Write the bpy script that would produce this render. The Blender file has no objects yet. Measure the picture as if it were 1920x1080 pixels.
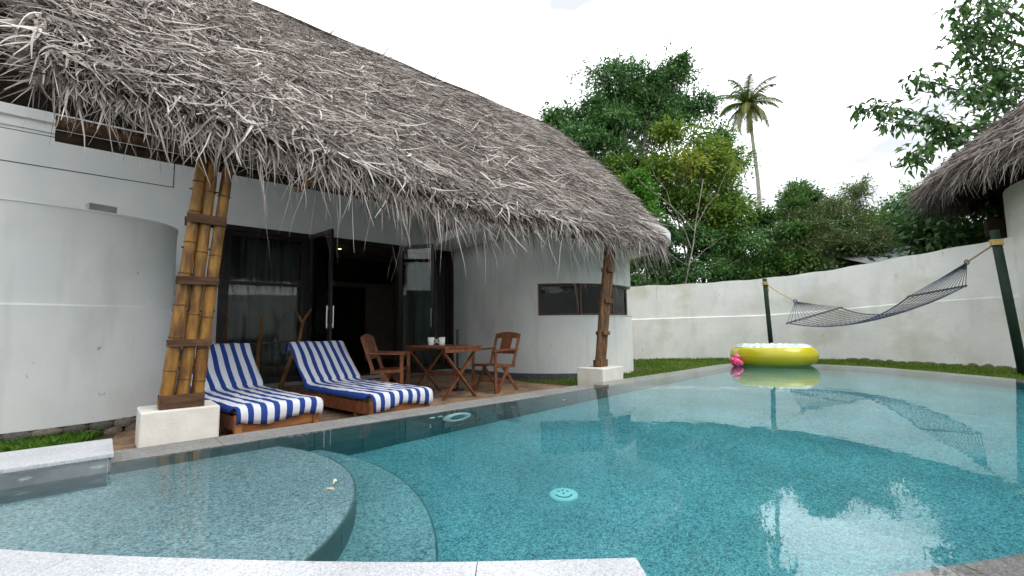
import bpy, bmesh, math, random
import numpy as np
from mathutils import Vector, Matrix
from mathutils.geometry import tessellate_polygon

random.seed(7)
RNG = np.random.default_rng(7)
S = bpy.context.scene
COL = S.collection
PI = math.pi
R = math.radians

# ------------------------------------------------------------------ camera
# site axes: x runs along the house front, y away from the pool, z = 0 is the water surface
CAM = Vector((-0.56, -5.02, 0.8))
YAW, PITCH, ROLL = R(48), math.atan(75 / 853.0), R(0.7)
cam = bpy.data.cameras.new('camera'); cam_o = bpy.data.objects.new('camera', cam); COL.objects.link(cam_o)
cam.sensor_width = 36; cam.lens = 16.0; cam.clip_start = 0.05; cam.clip_end = 600
EX = Vector((math.sin(YAW), -math.cos(YAW), 0)); EY = Vector((math.cos(YAW), math.sin(YAW), 0))
fw = EY * math.cos(PITCH) + Vector((0, 0, math.sin(PITCH)))
up0 = -EY * math.sin(PITCH) + Vector((0, 0, math.cos(PITCH)))
rt = EX * math.cos(ROLL) - up0 * math.sin(ROLL)
up = up0 * math.cos(ROLL) + EX * math.sin(ROLL)
cam_o.matrix_world = Matrix(((rt.x, up.x, -fw.x, CAM.x), (rt.y, up.y, -fw.y, CAM.y), (rt.z, up.z, -fw.z, CAM.z), (0, 0, 0, 1)))
S.camera = cam_o

def W(X, Y, z=0.0):
    """survey coordinates (X right, Y ahead of the tripod) to site coordinates"""
    p = CAM + EX * X + EY * Y
    return (p.x, p.y, z)

# ------------------------------------------------------------------ sky, sun, exposure
SUN_EL, SUN_AZ = R(58), R(-70)          # soft sun behind thin cloud, over the photographer's right shoulder
wd = bpy.data.worlds.new('World'); S.world = wd; wd.use_nodes = True
nt = wd.node_tree; nt.nodes.clear()
wo = nt.nodes.new('ShaderNodeOutputWorld'); bg = nt.nodes.new('ShaderNodeBackground')
sky = nt.nodes.new('ShaderNodeTexSky'); sky.sky_type = 'NISHITA'; sky.sun_disc = False
sky.sun_elevation = SUN_EL; sky.sun_rotation = PI / 2 - SUN_AZ
tc = nt.nodes.new('ShaderNodeTexCoord'); mp = nt.nodes.new('ShaderNodeMapping'); mp.inputs['Scale'].default_value = (1.2, 1.2, 3.0)
nz = nt.nodes.new('ShaderNodeTexNoise'); nz.inputs['Scale'].default_value = 2.2; nz.inputs['Detail'].default_value = 6
cr = nt.nodes.new('ShaderNodeValToRGB')
cr.color_ramp.elements[0].position = 0.38; cr.color_ramp.elements[0].color = (7.3, 7.6, 7.9, 1)
cr.color_ramp.elements[1].position = 0.56; cr.color_ramp.elements[1].color = (22.5, 23.0, 23.6, 1)
mx = nt.nodes.new('ShaderNodeMix'); mx.data_type = 'RGBA'; mx.inputs[0].default_value = 0.9
nt.links.new(tc.outputs['Generated'], mp.inputs[0]); nt.links.new(mp.outputs[0], nz.inputs['Vector'])
nt.links.new(nz.outputs['Fac'], cr.inputs[0]); nt.links.new(sky.outputs[0], mx.inputs[6]); nt.links.new(cr.outputs[0], mx.inputs[7])
nt.links.new(mx.outputs[2], bg.inputs[0]); bg.inputs[1].default_value = 0.1
nt.links.new(bg.outputs[0], wo.inputs[0])
sl = bpy.data.lights.new('sun', 'SUN'); sl.energy = 1.0; sl.angle = R(25); sl.color = (1, 0.96, 0.9)
so = bpy.data.objects.new('sun', sl); COL.objects.link(so)
sdir = Vector((math.cos(SUN_EL) * math.cos(SUN_AZ), math.cos(SUN_EL) * math.sin(SUN_AZ), math.sin(SUN_EL)))
so.rotation_euler = sdir.to_track_quat('Z', 'Y').to_euler()
S.view_settings.view_transform = 'Standard'; S.view_settings.look = 'None'
S.view_settings.exposure = 0.40; S.view_settings.gamma = 1.0
S.render.engine = 'CYCLES'
S.cycles.max_bounces = 12; S.cycles.transmission_bounces = 8; S.cycles.transparent_max_bounces = 12
S.cycles.diffuse_bounces = 5; S.cycles.sample_clamp_indirect = 6.0
S.cycles.use_denoising = True
S.cycles.use_adaptive_sampling = True; S.cycles.adaptive_threshold = 0.02

# ------------------------------------------------------------------ materials
def mat(name, c1, c2=None, scale=8.0, rough=0.8, bump=0.0, bscale=None, spec=0.3, detail=6, lo=0.35, hi=0.65, metal=0.0,
        stretch=(1, 1, 1), coord='Object', extra=None, sheen=0.0):
    m = bpy.data.materials.new(name); m.use_nodes = True
    n = m.node_tree.nodes; l = m.node_tree.links; p = n['Principled BSDF']
    p.inputs['Roughness'].default_value = rough; p.inputs['Specular IOR Level'].default_value = spec
    p.inputs['Metallic'].default_value = metal
    t = n.new('ShaderNodeTexCoord'); mpp = n.new('ShaderNodeMapping'); mpp.inputs['Scale'].default_value = stretch
    l.new(t.outputs[coord], mpp.inputs[0])
    out = None
    if c2 is None:
        p.inputs['Base Color'].default_value = (*c1, 1)
    else:
        z = n.new('ShaderNodeTexNoise'); z.inputs['Scale'].default_value = scale; z.inputs['Detail'].default_value = detail
        l.new(mpp.outputs[0], z.inputs['Vector'])
        r = n.new('ShaderNodeValToRGB'); r.color_ramp.elements[0].position = lo; r.color_ramp.elements[1].position = hi
        r.color_ramp.elements[0].color = (*c1, 1); r.color_ramp.elements[1].color = (*c2, 1)
        l.new(z.outputs['Fac'], r.inputs[0]); out = r.outputs[0]
        if extra:                                   # (colour, scale, lo, hi, stretch) blotches laid over
            for (c3, s3, l3, h3, st3) in extra:
                m3 = n.new('ShaderNodeMapping'); m3.inputs['Scale'].default_value = st3; m3.inputs['Location'].default_value = (s3 * 3.1, s3, 2.7)
                l.new(t.outputs[coord], m3.inputs[0])
                z3 = n.new('ShaderNodeTexNoise'); z3.inputs['Scale'].default_value = s3; z3.inputs['Detail'].default_value = 7
                l.new(m3.outputs[0], z3.inputs['Vector'])
                q = n.new('ShaderNodeMapRange'); q.inputs[1].default_value = l3; q.inputs[2].default_value = h3
                l.new(z3.outputs['Fac'], q.inputs[0])
                k = n.new('ShaderNodeMix'); k.data_type = 'RGBA'; k.inputs[7].default_value = (*c3, 1)
                l.new(q.outputs[0], k.inputs[0]); l.new(out, k.inputs[6]); out = k.outputs[2]
        l.new(out, p.inputs['Base Color'])
    if bump:
        zb = n.new('ShaderNodeTexNoise'); zb.inputs['Scale'].default_value = bscale or scale * 3; zb.inputs['Detail'].default_value = 5
        l.new(mpp.outputs[0], zb.inputs['Vector'])
        b = n.new('ShaderNodeBump'); b.inputs['Strength'].default_value = bump; b.inputs['Distance'].default_value = 0.02
        l.new(zb.outputs['Fac'], b.inputs['Height']); l.new(b.outputs[0], p.inputs['Normal'])
    return m

def attr_mat(name, stops, rough=0.7, transl=0.0, spec=0.25, scale=None):
    """colour from a per-piece 'tone' attribute (each leaf or straw has its own colour)"""
    m = bpy.data.materials.new(name); m.use_nodes = True
    n = m.node_tree.nodes; l = m.node_tree.links; p = n['Principled BSDF']
    p.inputs['Roughness'].default_value = rough; p.inputs['Specular IOR Level'].default_value = spec
    a = n.new('ShaderNodeAttribute'); a.attribute_name = 'tone'
    r = n.new('ShaderNodeValToRGB'); e = r.color_ramp.elements
    while len(e) < len(stops): e.new(0.5)
    for i, (pos, c) in enumerate(stops): e[i].position = pos; e[i].color = (*c, 1)
    l.new(a.outputs['Fac'], r.inputs[0]); l.new(r.outputs[0], p.inputs['Base Color'])
    if transl:
        tr = n.new('ShaderNodeBsdfTranslucent'); mxs = n.new('ShaderNodeMixShader'); mxs.inputs[0].default_value = transl
        l.new(r.outputs[0], tr.inputs[0]); l.new(p.outputs[0], mxs.inputs[1]); l.new(tr.outputs[0], mxs.inputs[2])
        l.new(mxs.outputs[0], n['Material Output'].inputs[0])
    return m

def stripes_mat(name, c1, c2, period, axis=0, duty=0.5):
    m = mat(name, (0.5, 0.5, 0.5), rough=0.95, spec=0.1, bump=0.35, bscale=260)
    n = m.node_tree.nodes; l = m.node_tree.links; p = n['Principled BSDF']
    a = n.new('ShaderNodeAttribute'); a.attribute_name = 'tone'
    d = n.new('ShaderNodeMath'); d.operation = 'DIVIDE'; d.inputs[1].default_value = period
    f = n.new('ShaderNodeMath'); f.operation = 'FRACT'; g = n.new('ShaderNodeMath'); g.operation = 'GREATER_THAN'; g.inputs[1].default_value = duty
    k = n.new('ShaderNodeMix'); k.data_type = 'RGBA'; k.inputs[6].default_value = (*c1, 1); k.inputs[7].default_value = (*c2, 1)
    l.new(a.outputs['Fac'], d.inputs[0]); l.new(d.outputs[0], f.inputs[0]); l.new(f.outputs[0], g.inputs[0]); l.new(g.outputs[0], k.inputs[0])
    l.new(k.outputs[2], p.inputs['Base Color'])
    return m

def speckle_mat(name, cols, scale, rough=0.5, spec=0.4, big=None, bump=0.0):
    """granite: voronoi grains of several tones plus a slow cloudiness"""
    m = bpy.data.materials.new(name); m.use_nodes = True
    n = m.node_tree.nodes; l = m.node_tree.links; p = n['Principled BSDF']
    p.inputs['Roughness'].default_value = rough; p.inputs['Specular IOR Level'].default_value = spec
    t = n.new('ShaderNodeTexCoord'); v = n.new('ShaderNodeTexVoronoi'); v.inputs['Scale'].default_value = scale
    v.feature = 'F1'
    l.new(t.outputs['Object'], v.inputs['Vector'])
    sp = n.new('ShaderNodeSeparateColor'); l.new(v.outputs['Color'], sp.inputs[0])
    zz = n.new('ShaderNodeTexNoise'); zz.inputs['Scale'].default_value = scale * 0.28; zz.inputs['Detail'].default_value = 4
    l.new(t.outputs['Object'], zz.inputs['Vector'])
    ad = n.new('ShaderNodeMath'); ad.operation = 'MULTIPLY_ADD'; ad.inputs[1].default_value = 0.55
    mm = n.new('ShaderNodeMath'); mm.operation = 'MULTIPLY'; mm.inputs[1].default_value = 0.45
    l.new(zz.outputs['Fac'], mm.inputs[0]); l.new(sp.outputs[0], ad.inputs[0]); l.new(mm.outputs[0], ad.inputs[2])
    r = n.new('ShaderNodeValToRGB'); e = r.color_ramp.elements
    while len(e) < len(cols): e.new(0.5)
    for i, (pos, c) in enumerate(cols): e[i].position = pos; e[i].color = (*c, 1)
    l.new(ad.outputs[0], r.inputs[0]); out = r.outputs[0]
    if big:
        z2 = n.new('ShaderNodeTexNoise'); z2.inputs['Scale'].default_value = big; z2.inputs['Detail'].default_value = 5
        l.new(t.outputs['Object'], z2.inputs['Vector'])
        q = n.new('ShaderNodeMapRange'); q.inputs[1].default_value = 0.3; q.inputs[2].default_value = 0.7; q.inputs[3].default_value = 0.8; q.inputs[4].default_value = 1.12
        l.new(z2.outputs['Fac'], q.inputs[0])
        k = n.new('ShaderNodeMix'); k.data_type = 'RGBA'; k.blend_type = 'MULTIPLY'; k.inputs[0].default_value = 1
        l.new(out, k.inputs[6]); l.new(q.outputs[0], k.inputs[7]); out = k.outputs[2]
    l.new(out, p.inputs['Base Color'])
    return m

def glass_mat(name, tint=(0.92, 0.95, 0.95), ior=1.38, rough=0.01):
    m = bpy.data.materials.new(name); m.use_nodes = True
    n = m.node_tree.nodes; l = m.node_tree.links; n.remove(n['Principled BSDF'])
    t = n.new('ShaderNodeBsdfTransparent'); t.inputs[0].default_value = (*tint, 1)
    g = n.new('ShaderNodeBsdfGlossy'); g.inputs['Roughness'].default_value = rough
    f = n.new('ShaderNodeFresnel'); f.inputs[0].default_value = ior
    x = n.new('ShaderNodeMixShader'); l.new(f.outputs[0], x.inputs[0]); l.new(t.outputs[0], x.inputs[1]); l.new(g.outputs[0], x.inputs[2])
    l.new(x.outputs[0], n['Material Output'].inputs[0])
    return m

def water_mat():
    m = bpy.data.materials.new('pool_water'); m.use_nodes = True
    n = m.node_tree.nodes; l = m.node_tree.links; n.remove(n['Principled BSDF'])
    g = n.new('ShaderNodeBsdfGlass'); g.inputs['IOR'].default_value = 1.333; g.inputs['Roughness'].default_value = 0.0
    t = n.new('ShaderNodeTexCoord'); z = n.new('ShaderNodeTexNoise'); z.inputs['Scale'].default_value = 3.0; z.inputs['Detail'].default_value = 3
    l.new(t.outputs['Object'], z.inputs['Vector'])
    b = n.new('ShaderNodeBump'); b.inputs['Strength'].default_value = 0.10; b.inputs['Distance'].default_value = 0.012
    l.new(z.outputs['Fac'], b.inputs['Height']); l.new(b.outputs[0], g.inputs['Normal'])
    v = n.new('ShaderNodeVolumeAbsorption'); v.inputs['Color'].default_value = (0.02, 0.90, 0.95, 1); v.inputs['Density'].default_value = 0.58
    l.new(g.outputs[0], n['Material Output'].inputs[0]); l.new(v.outputs[0], n['Material Output'].inputs[1])
    return m

M = {}
M['white'] = mat('white_limewash', (0.63, 0.65, 0.64), (0.70, 0.71, 0.69), 1.4, 0.9, 0.12, 30, 0.15,
                 extra=[((0.54, 0.55, 0.53), 2.3, 0.55, 0.80, (1, 1, 0.5)), ((0.56, 0.57, 0.55), 5.0, 0.56, 0.78, (1, 1, 0.12)), ((0.36, 0.36, 0.33), 13.0, 0.70, 0.76, (1, 1, 0.5))])
M['white_rough'] = mat('white_garden_wall', (0.68, 0.685, 0.66), (0.77, 0.77, 0.74), 1.2, 0.95, 0.35, 9, 0.1,
                 extra=[((0.48, 0.47, 0.34), 0.8, 0.52, 0.80, (1, 1, 1.4)), ((0.58, 0.58, 0.55), 3.0, 0.55, 0.8, (1, 1, 0.35)), ((0.33, 0.34, 0.32), 6.0, 0.70, 0.78, (1, 1, 0.6))])
M['white_clean'] = mat('white_plaster', (0.73, 0.75, 0.75), (0.79, 0.80, 0.79), 2, 0.9, 0.08, 30, 0.15)
M['block'] = mat('white_block', (0.62, 0.61, 0.56), (0.71, 0.70, 0.66), 5, 0.85, 0.15, 40, 0.2,
                 extra=[((0.30, 0.29, 0.26), 9.0, 0.66, 0.72, (1, 1, 0.4)), ((0.55, 0.50, 0.38), 2.0, 0.55, 0.8, (1, 1, 1))])
M['dark_frame'] = mat('dark_door_frame', (0.012, 0.010, 0.009), (0.022, 0.017, 0.014), 6, 0.45, 0.1, 40, 0.4, stretch=(8, 8, 1))
M['win_frame'] = mat('brown_window_frame', (0.045, 0.022, 0.016), (0.075, 0.038, 0.026), 8, 0.5, 0.1, 40, 0.4)
M['glass'] = glass_mat('door_glass', (0.80, 0.84, 0.83))
M['win_glass'] = glass_mat('window_glass', (0.45, 0.50, 0.52))
M['steel'] = mat('steel', (0.7, 0.7, 0.7), rough=0.25, metal=1.0)
M['thatch'] = attr_mat('thatch_straw', [(0.0, (0.035, 0.027, 0.022)), (0.3, (0.150, 0.126, 0.112)), (0.65, (0.375, 0.333, 0.308)), (1.0, (0.64, 0.59, 0.55))], 0.85, 0.0, 0.15)
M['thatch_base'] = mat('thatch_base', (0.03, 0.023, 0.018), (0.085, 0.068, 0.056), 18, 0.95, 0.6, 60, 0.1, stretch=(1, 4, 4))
M['timber_dark'] = mat('dark_timber', (0.02, 0.013, 0.009), (0.05, 0.032, 0.02), 6, 0.8, 0.2, 30, 0.2)
M['bamboo'] = mat('golden_bamboo', (0.095, 0.038, 0.012), (0.30, 0.150, 0.026), 5, 0.5, 0.2, 25, 0.35, stretch=(3, 3, 0.7), lo=0.34, hi=0.60,
                  extra=[((0.055, 0.022, 0.009), 4.0, 0.54, 0.70, (2, 2, 0.6)), ((0.30, 0.20, 0.075), 7.0, 0.58, 0.75, (2, 2, 0.4))])
M['bamboo_old'] = mat('brown_bamboo', (0.055, 0.027, 0.014), (0.165, 0.085, 0.038), 6, 0.7, 0.4, 25, 0.3, stretch=(4, 4, 0.8))
M['node'] = mat('bamboo_node', (0.07, 0.03, 0.011), (0.18, 0.09, 0.022), 20, 0.7, 0.2, 50)
M['batten'] = mat('old_batten', (0.045, 0.024, 0.014), (0.115, 0.062, 0.035), 6, 0.8, 0.3, 30, 0.2, stretch=(1, 4, 4))
M['teak'] = mat('oiled_teak', (0.17, 0.062, 0.020), (0.34, 0.145, 0.045), 3.5, 0.45, 0.1, 20, 0.4, stretch=(1.2, 9, 9))
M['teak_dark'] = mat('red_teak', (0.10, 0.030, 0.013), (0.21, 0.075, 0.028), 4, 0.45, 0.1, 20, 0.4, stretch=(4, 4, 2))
M['towel'] = stripes_mat('striped_towelling', (0.024, 0.058, 0.25), (0.66, 0.68, 0.74), 0.118, duty=0.47)
M['cushion'] = mat('cushion_cloth', (0.12, 0.14, 0.2), (0.16, 0.18, 0.25), 20, 0.95)
M['granite_white'] = speckle_mat('white_granite', [(0.1, (0.22, 0.23, 0.25)), (0.35, (0.40, 0.41, 0.43)), (0.6, (0.50, 0.51, 0.53)), (0.9, (0.60, 0.61, 0.63))], 260, 0.6, 0.3, 2.0)
M['granite_grey'] = speckle_mat('grey_granite', [(0.1, (0.10, 0.10, 0.095)), (0.4, (0.20, 0.198, 0.19)), (0.65, (0.26, 0.256, 0.247)), (0.9, (0.36, 0.355, 0.345))], 130, 0.55, 0.35, 3.0)
M['pool_stone'] = speckle_mat('green_pool_stone', [(0.20, (0.13, 0.165, 0.185)), (0.42, (0.29, 0.345, 0.37)), (0.62, (0.40, 0.46, 0.49)), (0.85, (0.60, 0.65, 0.67))], 125, 0.6, 0.2, 1.3)
M['pool_tile'] = mat('slate_pool_tile', (0.115, 0.155, 0.16), (0.165, 0.21, 0.21), 4, 0.5, 0.1, 30, 0.3, stretch=(1, 1, 3))
M['grout'] = mat('grout', (0.22, 0.25, 0.24), (0.28, 0.31, 0.30), 20, 0.9)
M['face_tile'] = mat('slate_face_tile', (0.13, 0.15, 0.16), (0.22, 0.24, 0.25), 5, 0.5, 0.2, 30, 0.3,
                     extra=[((0.38, 0.40, 0.40), 9, 0.60, 0.70, (1, 1, 3))])
M['water'] = water_mat()
M['soil'] = mat('garden_soil', (0.055, 0.050, 0.03), (0.10, 0.085, 0.05), 5, 0.95, 0.5, 30, 0.1)
M['terrace'] = mat('sandy_terrace', (0.15, 0.095, 0.060), (0.34, 0.235, 0.150), 3.2, 0.9, 0.7, 22, 0.15, lo=0.3, hi=0.7,
                   extra=[((0.10, 0.07, 0.05), 9, 0.56, 0.70, (1, 1, 1)), ((0.40, 0.33, 0.25), 30, 0.60, 0.72, (1, 1, 1))])
M['grass'] = attr_mat('grass_blades', [(0.0, (0.030, 0.085, 0.010)), (0.5, (0.075, 0.185, 0.018)), (0.8, (0.15, 0.26, 0.03)), (1.0, (0.27, 0.26, 0.07))], 0.6, 0.3)
M['stone'] = mat('dark_rubble', (0.07, 0.066, 0.058), (0.155, 0.145, 0.125), 7, 0.9, 0.5, 20, 0.2)
M['stone_light'] = mat('brown_rubble', (0.13, 0.11, 0.085), (0.24, 0.21, 0.165), 7, 0.9, 0.5, 20, 0.2)
M['concrete'] = mat('grey_concrete', (0.22, 0.225, 0.22), (0.33, 0.335, 0.32), 5, 0.9, 0.2, 40, 0.15)
M['room_wall'] = mat('taupe_room_wall', (0.36, 0.31, 0.27), (0.42, 0.36, 0.31), 3, 0.9)
M['room_floor'] = mat('dark_room_floor', (0.06, 0.045, 0.035), (0.09, 0.07, 0.05), 4, 0.35, 0.0)
M['curtain'] = mat('grey_curtain', (0.22, 0.24, 0.25), (0.28, 0.30, 0.31), 3, 0.9)
M['green_post'] = mat('dark_green_paint', (0.008, 0.022, 0.014), (0.016, 0.034, 0.023), 5, 0.65, 0.08, 30, 0.2)
M['rope_yellow'] = mat('yellow_rope', (0.45, 0.30, 0.09), (0.62, 0.46, 0.18), 60, 0.9, 0.4, 120)
M['rope_blue'] = mat('navy_cord', (0.055, 0.066, 0.105), (0.12, 0.14, 0.20), 20, 0.9)
M['bar'] = mat('weathered_bar', (0.09, 0.085, 0.08), (0.16, 0.15, 0.14), 12, 0.7, 0.2, 40)
M['vinyl'] = mat('yellow_vinyl', (0.44, 0.39, 0.010), (0.50, 0.45, 0.014), 2, 0.22, 0.0, spec=0.5)
M['vinyl_top'] = mat('printed_vinyl_top', (0.36, 0.50, 0.40), (0.66, 0.74, 0.68), 9, 0.2, 0.25, 6, 0.5, lo=0.45, hi=0.52)
M['pink'] = mat('pink_vinyl', (0.62, 0.03, 0.14), (0.80, 0.16, 0.28), 14, 0.25, 0.0, spec=0.5, lo=0.5, hi=0.6)
M['black'] = mat('black_plastic', (0.012, 0.012, 0.013), (0.02, 0.02, 0.02), 10, 0.4)
M['ceramic'] = mat('white_ceramic', (0.72, 0.72, 0.70), rough=0.2, spec=0.5)
M['lamp_white'] = mat('pool_lamp_white', (0.90, 0.92, 0.90), rough=0.4)
M['lamp_lens'] = mat('pool_lamp_lens', (0.22, 0.36, 0.36), rough=0.15, spec=0.5)
M['slot'] = mat('slot_dark', (0.05, 0.08, 0.07), rough=0.8)
M['drift'] = mat('ochre_driftwood', (0.13, 0.062, 0.018), (0.25, 0.13, 0.034), 6, 0.6, 0.3, 20, 0.3, stretch=(3, 3, 0.7))
M['bark'] = mat('grey_bark', (0.09, 0.075, 0.06), (0.22, 0.20, 0.17), 6, 0.95, 0.5, 20, 0.1, stretch=(2, 2, 0.6))
M['bark_pale'] = mat('pale_bark', (0.20, 0.18, 0.15), (0.36, 0.34, 0.29), 6, 0.95, 0.4, 20, 0.1, stretch=(2, 2, 0.6))
M['roof_sheet'] = mat('grey_roof_sheet', (0.24, 0.25, 0.26), (0.33, 0.34, 0.35), 3, 0.6, 0.1, 20)
LEAF = {
 'dark':   attr_mat('dark_leaf', [(0, (0.034, 0.098, 0.027)), (0.5, (0.076, 0.183, 0.049)), (1, (0.159, 0.299, 0.076))], 0.5, 0.28, 0.35),
 'mid':    attr_mat('mid_leaf', [(0, (0.041, 0.110, 0.024)), (0.5, (0.110, 0.232, 0.046)), (1, (0.220, 0.366, 0.073))], 0.5, 0.32, 0.35),
 'yellow': attr_mat('yellow_green_leaf', [(0, (0.067, 0.146, 0.022)), (0.5, (0.152, 0.262, 0.034)), (0.85, (0.293, 0.354, 0.043)), (1, (0.439, 0.378, 0.061))], 0.5, 0.35, 0.35),
 'bright': attr_mat('bright_leaf', [(0, (0.06, 0.18, 0.022)), (0.5, (0.115, 0.29, 0.034)), (1, (0.20, 0.40, 0.055))], 0.5, 0.4, 0.35),
 'olive':  attr_mat('olive_leaf', [(0, (0.055, 0.091, 0.032)), (0.5, (0.110, 0.159, 0.051)), (1, (0.220, 0.244, 0.091))], 0.55, 0.3, 0.3),
 'broad':  attr_mat('broad_leaf', [(0, (0.029, 0.081, 0.024)), (0.5, (0.061, 0.152, 0.037)), (1, (0.171, 0.293, 0.049))], 0.42, 0.3, 0.45),
 'palm':   attr_mat('palm_leaflet', [(0, (0.045, 0.085, 0.016)), (0.5, (0.10, 0.155, 0.028)), (1, (0.30, 0.26, 0.06))], 0.45, 0.25, 0.4),
}

# ------------------------------------------------------------------ mesh helpers
class MB:
    def __init__(s): s.v = []; s.f = []; s.t = []
    def add(s, v, f, tone=None):
        o = len(s.v); s.v.extend([tuple(p) for p in v]); s.f.extend([tuple(i + o for i in q) for q in f])
        if tone is not None: s.t.extend([tone] * len(v) if not hasattr(tone, '__len__') else tone)
        return s
    def box(s, x0, x1, y0, y1, z0, z1):
        v = [(x, y, z) for z in (z0, z1) for (x, y) in ((x0, y0), (x1, y0), (x1, y1), (x0, y1))]
        return s.add(v, [(3, 2, 1, 0), (4, 5, 6, 7), (0, 1, 5, 4), (1, 2, 6, 5), (2, 3, 7, 6), (3, 0, 4, 7)])
    def bar(s, p, q, w, h, upv=(0, 0, 1)):
        """straight bar of w x h section from p to q"""
        p, q = Vector(p), Vector(q); d = (q - p).normalized(); u = Vector(upv)
        if abs(d.dot(u)) > 0.98: u = Vector((1, 0, 0))
        sx = d.cross(u).normalized(); sy = sx.cross(d).normalized()
        v = []
        for c in (p, q):
            for (i, j) in ((-1, -1), (1, -1), (1, 1), (-1, 1)): v.append(c + sx * (i * w / 2) + sy * (j * h / 2))
        return s.add(v, [(0, 1, 2, 3), (7, 6, 5, 4), (4, 5, 1, 0), (5, 6, 2, 1), (6, 7, 3, 2), (7, 4, 0, 3)])
    def tube(s, path, rad, n=8, caps=True, tone=None):
        path = [Vector(p) for p in path]; k = len(path)
        if not hasattr(rad, '__len__'): rad = [rad] * k
        v = []; f = []; prev = None
        for i, p in enumerate(path):
            d = (path[min(i + 1, k - 1)] - path[max(i - 1, 0)]).normalized()
            if prev is None:
                u = Vector((0, 0, 1)) if abs(d.z) < 0.9 else Vector((1, 0, 0)); a = d.cross(u).normalized()
            else:
                a = (prev - d * prev.dot(d)).normalized()
            prev = a; b = d.cross(a)
            for j in range(n):
                t = 2 * PI * j / n; v.append(p + (a * math.cos(t) + b * math.sin(t)) * rad[i])
        for i in range(k - 1):
            for j in range(n):
                f.append((i * n + j, i * n + (j + 1) % n, (i + 1) * n + (j + 1) % n, (i + 1) * n + j))
        if caps: f.append(tuple(range(n - 1, -1, -1))); f.append(tuple((k - 1) * n + j for j in range(n)))
        return s.add(v, f, tone)
    def lathe(s, prof, c=(0, 0, 0), n=24, close=False):
        v = []; f = []; k = len(prof)
        for (r, z) in prof:
            for j in range(n): t = 2 * PI * j / n; v.append((c[0] + r * math.cos(t), c[1] + r * math.sin(t), c[2] + z))
        for i in range(k if close else k - 1):
            i2 = (i + 1) % k
            for j in range(n): f.append((i * n + j, i * n + (j + 1) % n, i2 * n + (j + 1) % n, i2 * n + j))
        return s.add(v, f)
    def prism(s, poly, z0, z1, holes=()):
        loops = [[Vector((p[0], p[1], 0)) for p in poly]] + [[Vector((p[0], p[1], 0)) for p in h] for h in holes]
        tris = tessellate_polygon(loops); flat = [p for lp in loops for p in lp]; N = len(flat)
        v = [(p.x, p.y, z0) for p in flat] + [(p.x, p.y, z1) for p in flat]; f = []
        for t in tris:
            a, b, c = (flat[i] for i in t)
            if (b - a).cross(c - a).z < 0: t = (t[0], t[2], t[1])
            f.append((t[0] + N, t[1] + N, t[2] + N)); f.append((t[2], t[1], t[0]))
        o = 0
        for li, lp in enumerate(loops):
            k = len(lp); area = sum(lp[i].x * lp[(i + 1) % k].y - lp[(i + 1) % k].x * lp[i].y for i in range(k))
            fl = (area > 0) == (li == 0)
            for i in range(k):
                a, b = o + i, o + (i + 1) % k
                f.append((a, b, b + N, a + N) if fl else (b, a, a + N, b + N))
            o += k
        return s.add(v, f)
    def wall(s, path, z0, z1, th):
        """vertical wall along a plan path, th to its left side; z0, z1 numbers or lists per point"""
        k = len(path); P = [Vector((p[0], p[1])) for p in path]
        if not hasattr(z0, '__len__'): z0 = [z0] * k
        if not hasattr(z1, '__len__'): z1 = [z1] * k
        v = []
        for i in range(k):
            d = (P[min(i + 1, k - 1)] - P[max(i - 1, 0)]).normalized(); nn = Vector((-d.y, d.x)); q = P[i] + nn * th
            v += [(P[i].x, P[i].y, z0[i]), (P[i].x, P[i].y, z1[i]), (q.x, q.y, z1[i]), (q.x, q.y, z0[i])]
        f = []
        for i in range(k - 1):
            a = 4 * i; b = a + 4
            f += [(a, b, b + 1, a + 1), (a + 1, b + 1, b + 2, a + 2), (a + 2, b + 2, b + 3, a + 3), (a + 3, b + 3, b, a)]
        f += [(0, 1, 2, 3), (4 * k - 1, 4 * k - 2, 4 * k - 3, 4 * k - 4)]
        return s.add(v, f)
    def slope(s, lo, hi, z0, z1):
        """sloping weathering strip from path lo at z0 up to path hi at z1"""
        k = len(lo); z0 = z0 if hasattr(z0, '__len__') else [z0] * k; z1 = z1 if hasattr(z1, '__len__') else [z1] * k
        v = [(lo[i].x, lo[i].y, z0[i]) for i in range(k)] + [(hi[i].x, hi[i].y, z1[i]) for i in range(k)]
        return s.add(v, [(i, i + 1, k + i + 1, k + i) for i in range(k - 1)])
    def mesh(s, name, smooth=False):
        me = bpy.data.meshes.new(name); me.from_pydata([tuple(p) for p in s.v], [], s.f); me.update()
        if s.t and len(s.t) == len(s.v):
            a = me.attributes.new('tone', 'FLOAT', 'POINT'); a.data.foreach_set('value', np.array(s.t, dtype=np.float32))
        if smooth: me.polygons.foreach_set('use_smooth', [True] * len(me.polygons))
        return me

def np_mesh(name, V, F, tone=None, smooth=False):
    """V (n,3), F (m,k) numpy to mesh"""
    me = bpy.data.meshes.new(name); m, k = F.shape
    me.vertices.add(len(V)); me.vertices.foreach_set('co', V.astype(np.float32).ravel())
    me.loops.add(m * k); me.loops.foreach_set('vertex_index', F.astype(np.int32).ravel())
    me.polygons.add(m); me.polygons.foreach_set('loop_start', np.arange(0, m * k, k, dtype=np.int32))
    me.polygons.foreach_set('loop_total', np.full(m, k, dtype=np.int32))
    if smooth: me.polygons.foreach_set('use_smooth', np.ones(m, dtype=bool))
    if tone is not None:
        a = me.attributes.new('tone', 'FLOAT', 'POINT'); a.data.foreach_set('value', tone.astype(np.float32))
    me.update(calc_edges=True)
    return me

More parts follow.
